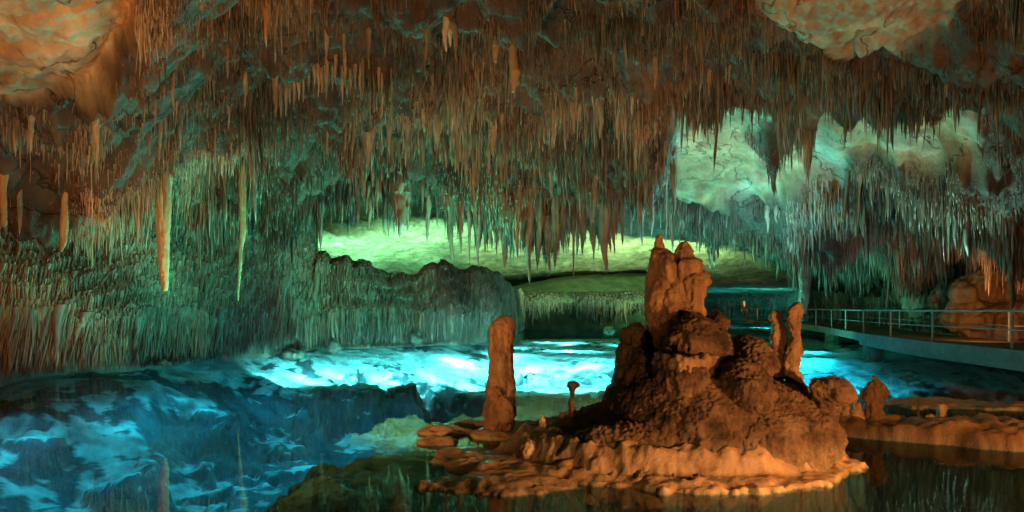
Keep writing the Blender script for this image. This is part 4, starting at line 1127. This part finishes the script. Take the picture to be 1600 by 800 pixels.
# the ones that stand out
def named(px, Y, tip, w, label, var=0, root=None):
    o = stal(px, Y, 1, wpx(w, Y), label, None, var, tip)
    if o is not None and root is not None:
        z0 = EYE - (root - HY) / F * Y; z1 = EYE - (tip - HY) / F * Y
        o.location.z = z0; o.scale[2] = z0 - z1
    return o
# thick smooth columns hang free of the fringe
def shaft(pts, Y, label, mat, vox=0.02, amp=0.5):
    x0 = (pts[0][0] - CX) / F * Y
    top = HY - (float(ceil_z(np.array([x0]), np.array([Y]))[0]) + 0.25 - EYE) * F / Y      # root inside the ceiling
    top = min(top, pts[0][1] - 40)
    pts = [(pts[0][0], top, pts[0][2] * 2.0), (pts[0][0], (top * 2 + pts[0][1]) / 3, pts[0][2] * 1.35)] + list(pts)
    bm = bmesh.new(); column(bm, pts, Y)
    o = sculpt('stalactite', bm, vox, mat, None, lambda c, n: wear_pillar(c, n) * amp, 1)
    return tag(o, label, 'stalactite')
M_shaft = rock_material('smooth_stalactite_rock', (0.42, 0.24, 0.11), (0.66, 0.42, 0.22), None, 2.0, (1.6, 1.6, 0.3), bump=0.4, bump_dist=0.02, rough=(0.4, 0.7))
shaft([(252,250,44),(254,290,26),(255,320,24),(255,360,20),(256,410,15),(257,445,12),(257,455,9)], 16.6, 'thick smooth orange column hanging in front of the left wall', M_shaft)
shaft([(800,-20,18),(799,20,13),(800,50,11),(801,80,10),(803,100,13),(806,112,17),(804,125,12),(802,144,5)], 12.6, 'long thin orange stalactite with a knob at the top centre', M_shaft, 0.012, 0.3)
shaft([(776,-10,18),(775,40,14),(775,80,9),(774,98,4)], 12.8, 'short brown stalactite left of the long thin orange one at top centre', M_shaft, 0.014, 0.5)
shaft([(379,335,9),(380,360,9),(376,390,7),(375,420,5),(372,455,4),(372,470,2)], 19.6, 'thin crooked orange stalactite hanging before the left wall', M_shaft, 0.014, 0.4)
shaft([(101,315,9),(100,350,12),(98,380,10),(96,394,4)], 15.2, 'short blunt orange stalactite before the dim left wall', M_shaft, 0.014, 0.4)
shaft([(4,260,18),(4,300,10),(6,335,10),(6,350,9),(6,354,3)], 14.0, 'club ended orange stalactite at the left frame edge', M_shaft, 0.014, 0.3)
M_cream = rock_material('cream_stalactite_rock', (0.62, 0.50, 0.38), (0.86, 0.74, 0.60), None, 1.6, (2.2, 2.2, 0.55), bump=0.5, bump_dist=0.03, rough=(0.35, 0.6))
cream = []
for v in variants[:3]:
    c_ = v.copy(); c_.materials.clear(); c_.materials.append(M_cream); cream.append(c_)
for k, (px_, tip_, w_) in enumerate([(697,82,15),(703,74,12),(710,60,15),(718,52,12),(725,50,11),(731,34,10)]):
    o_ = stal(px_, 12.3 + 0.1 * k, 1, wpx(w_, 12.3), 'pale cream stalactite in the short bright cluster at top centre', 'pale cream cluster at top centre', k, tip_)
    if o_ is not None: o_.data = cream[k % 3]
g = 'tips of the central hanging curtain'
lab = 'long brown stalactite tip at the lower edge of the central hanging curtain'
for k, (px_, tip_, w_) in enumerate([(577,360,14),(590,345,9),(608,372,10),(625,372,22),(637,362,12),(668,380,12),(705,412,18),(720,398,12),(733,415,10),(745,405,18),
        (757,398,14),(768,390,16),(790,420,16),(808,405,18),(828,446,17),(842,415,14),(857,428,20),(868,420,14),(880,395,14),(897,436,9),(912,400,16),(925,395,14),
        (946,430,26),(960,398,14),(972,385,12),(985,372,16),(1003,385,9),(1018,372,9),(1040,385,7),(1052,340,16)]):
    stal(px_, random.uniform(25.0, 27.4), 1, wpx(w_, 26), lab, g, None, tip_)
shaft([(1083,165,10),(1084,190,9),(1084,206,6),(1084,224,3)], 18.4, 'dark spike hanging over the pale turquoise rock recess', M_big, 0.02, 0.3)
shaft([(1255,330,26),(1256,380,22),(1257,430,18),(1258,470,12),(1258,490,6)], 30.0, 'long knotted stalactite reaching down to the walkway railing', M_big, 0.03, 1.0)
shaft([(1545,300,40),(1545,340,44),(1546,375,34),(1544,400,16)], 22.6, 'broad orange drapery stalactite above the flowstone mound', M_big, 0.03, 1.2)
# the teeth lit orange along the ledge at the upper left of centre
for k in range(26):
    px_ = 432 + k * 7.2 + random.uniform(-2, 2)
    stal(px_, 14.3 + 0.3 * abs(k - 13) / 13 + random.uniform(-0.15, 0.15), random.uniform(0.6, 1.05), wpx(random.uniform(5, 8), 14), 'slim orange stalactite in the tight row under the upper ledge', 'tight row under the upper ledge', (0, 8, 4)[k % 3])
# crowd
regions = [
 ('long brown stalactite inside the dense central curtain above the lake', 'stalactites of the central curtain', 88, lambda: (random.uniform(560, 1010), random.uniform(17.5, 28.0)), (0.7, 1.7), (0.10, 0.26)),
 ('brown stalactite in the dim hanging mass above the walkway', 'stalactites above the walkway', 62, lambda: (random.uniform(1090, 1640), random.uniform(19.5, 33.0)), (0.6, 1.6), (0.12, 0.30)),
 ('orange brown stalactite in the near ceiling at the upper right', 'stalactites of the near right ceiling', 34, lambda: (random.uniform(860, 1560), random.uniform(11.5, 18.0)), (0.35, 0.9), (0.05, 0.12)),
 ('orange brown stalactite in the near ceiling at the upper left', 'stalactites of the near left ceiling', 44, lambda: (random.uniform(20, 740), random.uniform(11.8, 19.0)), (0.35, 1.0), (0.05, 0.13)),
]
for lab, grp, num, pick, lr, wr in regions:
    made = 0
    while made < num and count < 296:
        px_, Y_ = pick(); X_ = (px_ - CX) / F * Y_
        if bare(np.array([X_]), np.array([Y_]))[0] > 0.3: continue
        if Y_ > float(lin_px([(0,17.5),(215,20),(350,23),(450,26),(520,27),(650,27.5),(800,30),(1010,29),(1060,33),(1150,34),(1250,38),(1350,36),(1450,30),(1530,27),(1740,24)], px_)): continue
        w = random.uniform(*wr)
        stal(px_, Y_, random.uniform(*lr) * (0.6 + w / wr[1] * 0.6), w, lab, grp); made += 1
print('stalactites', count)
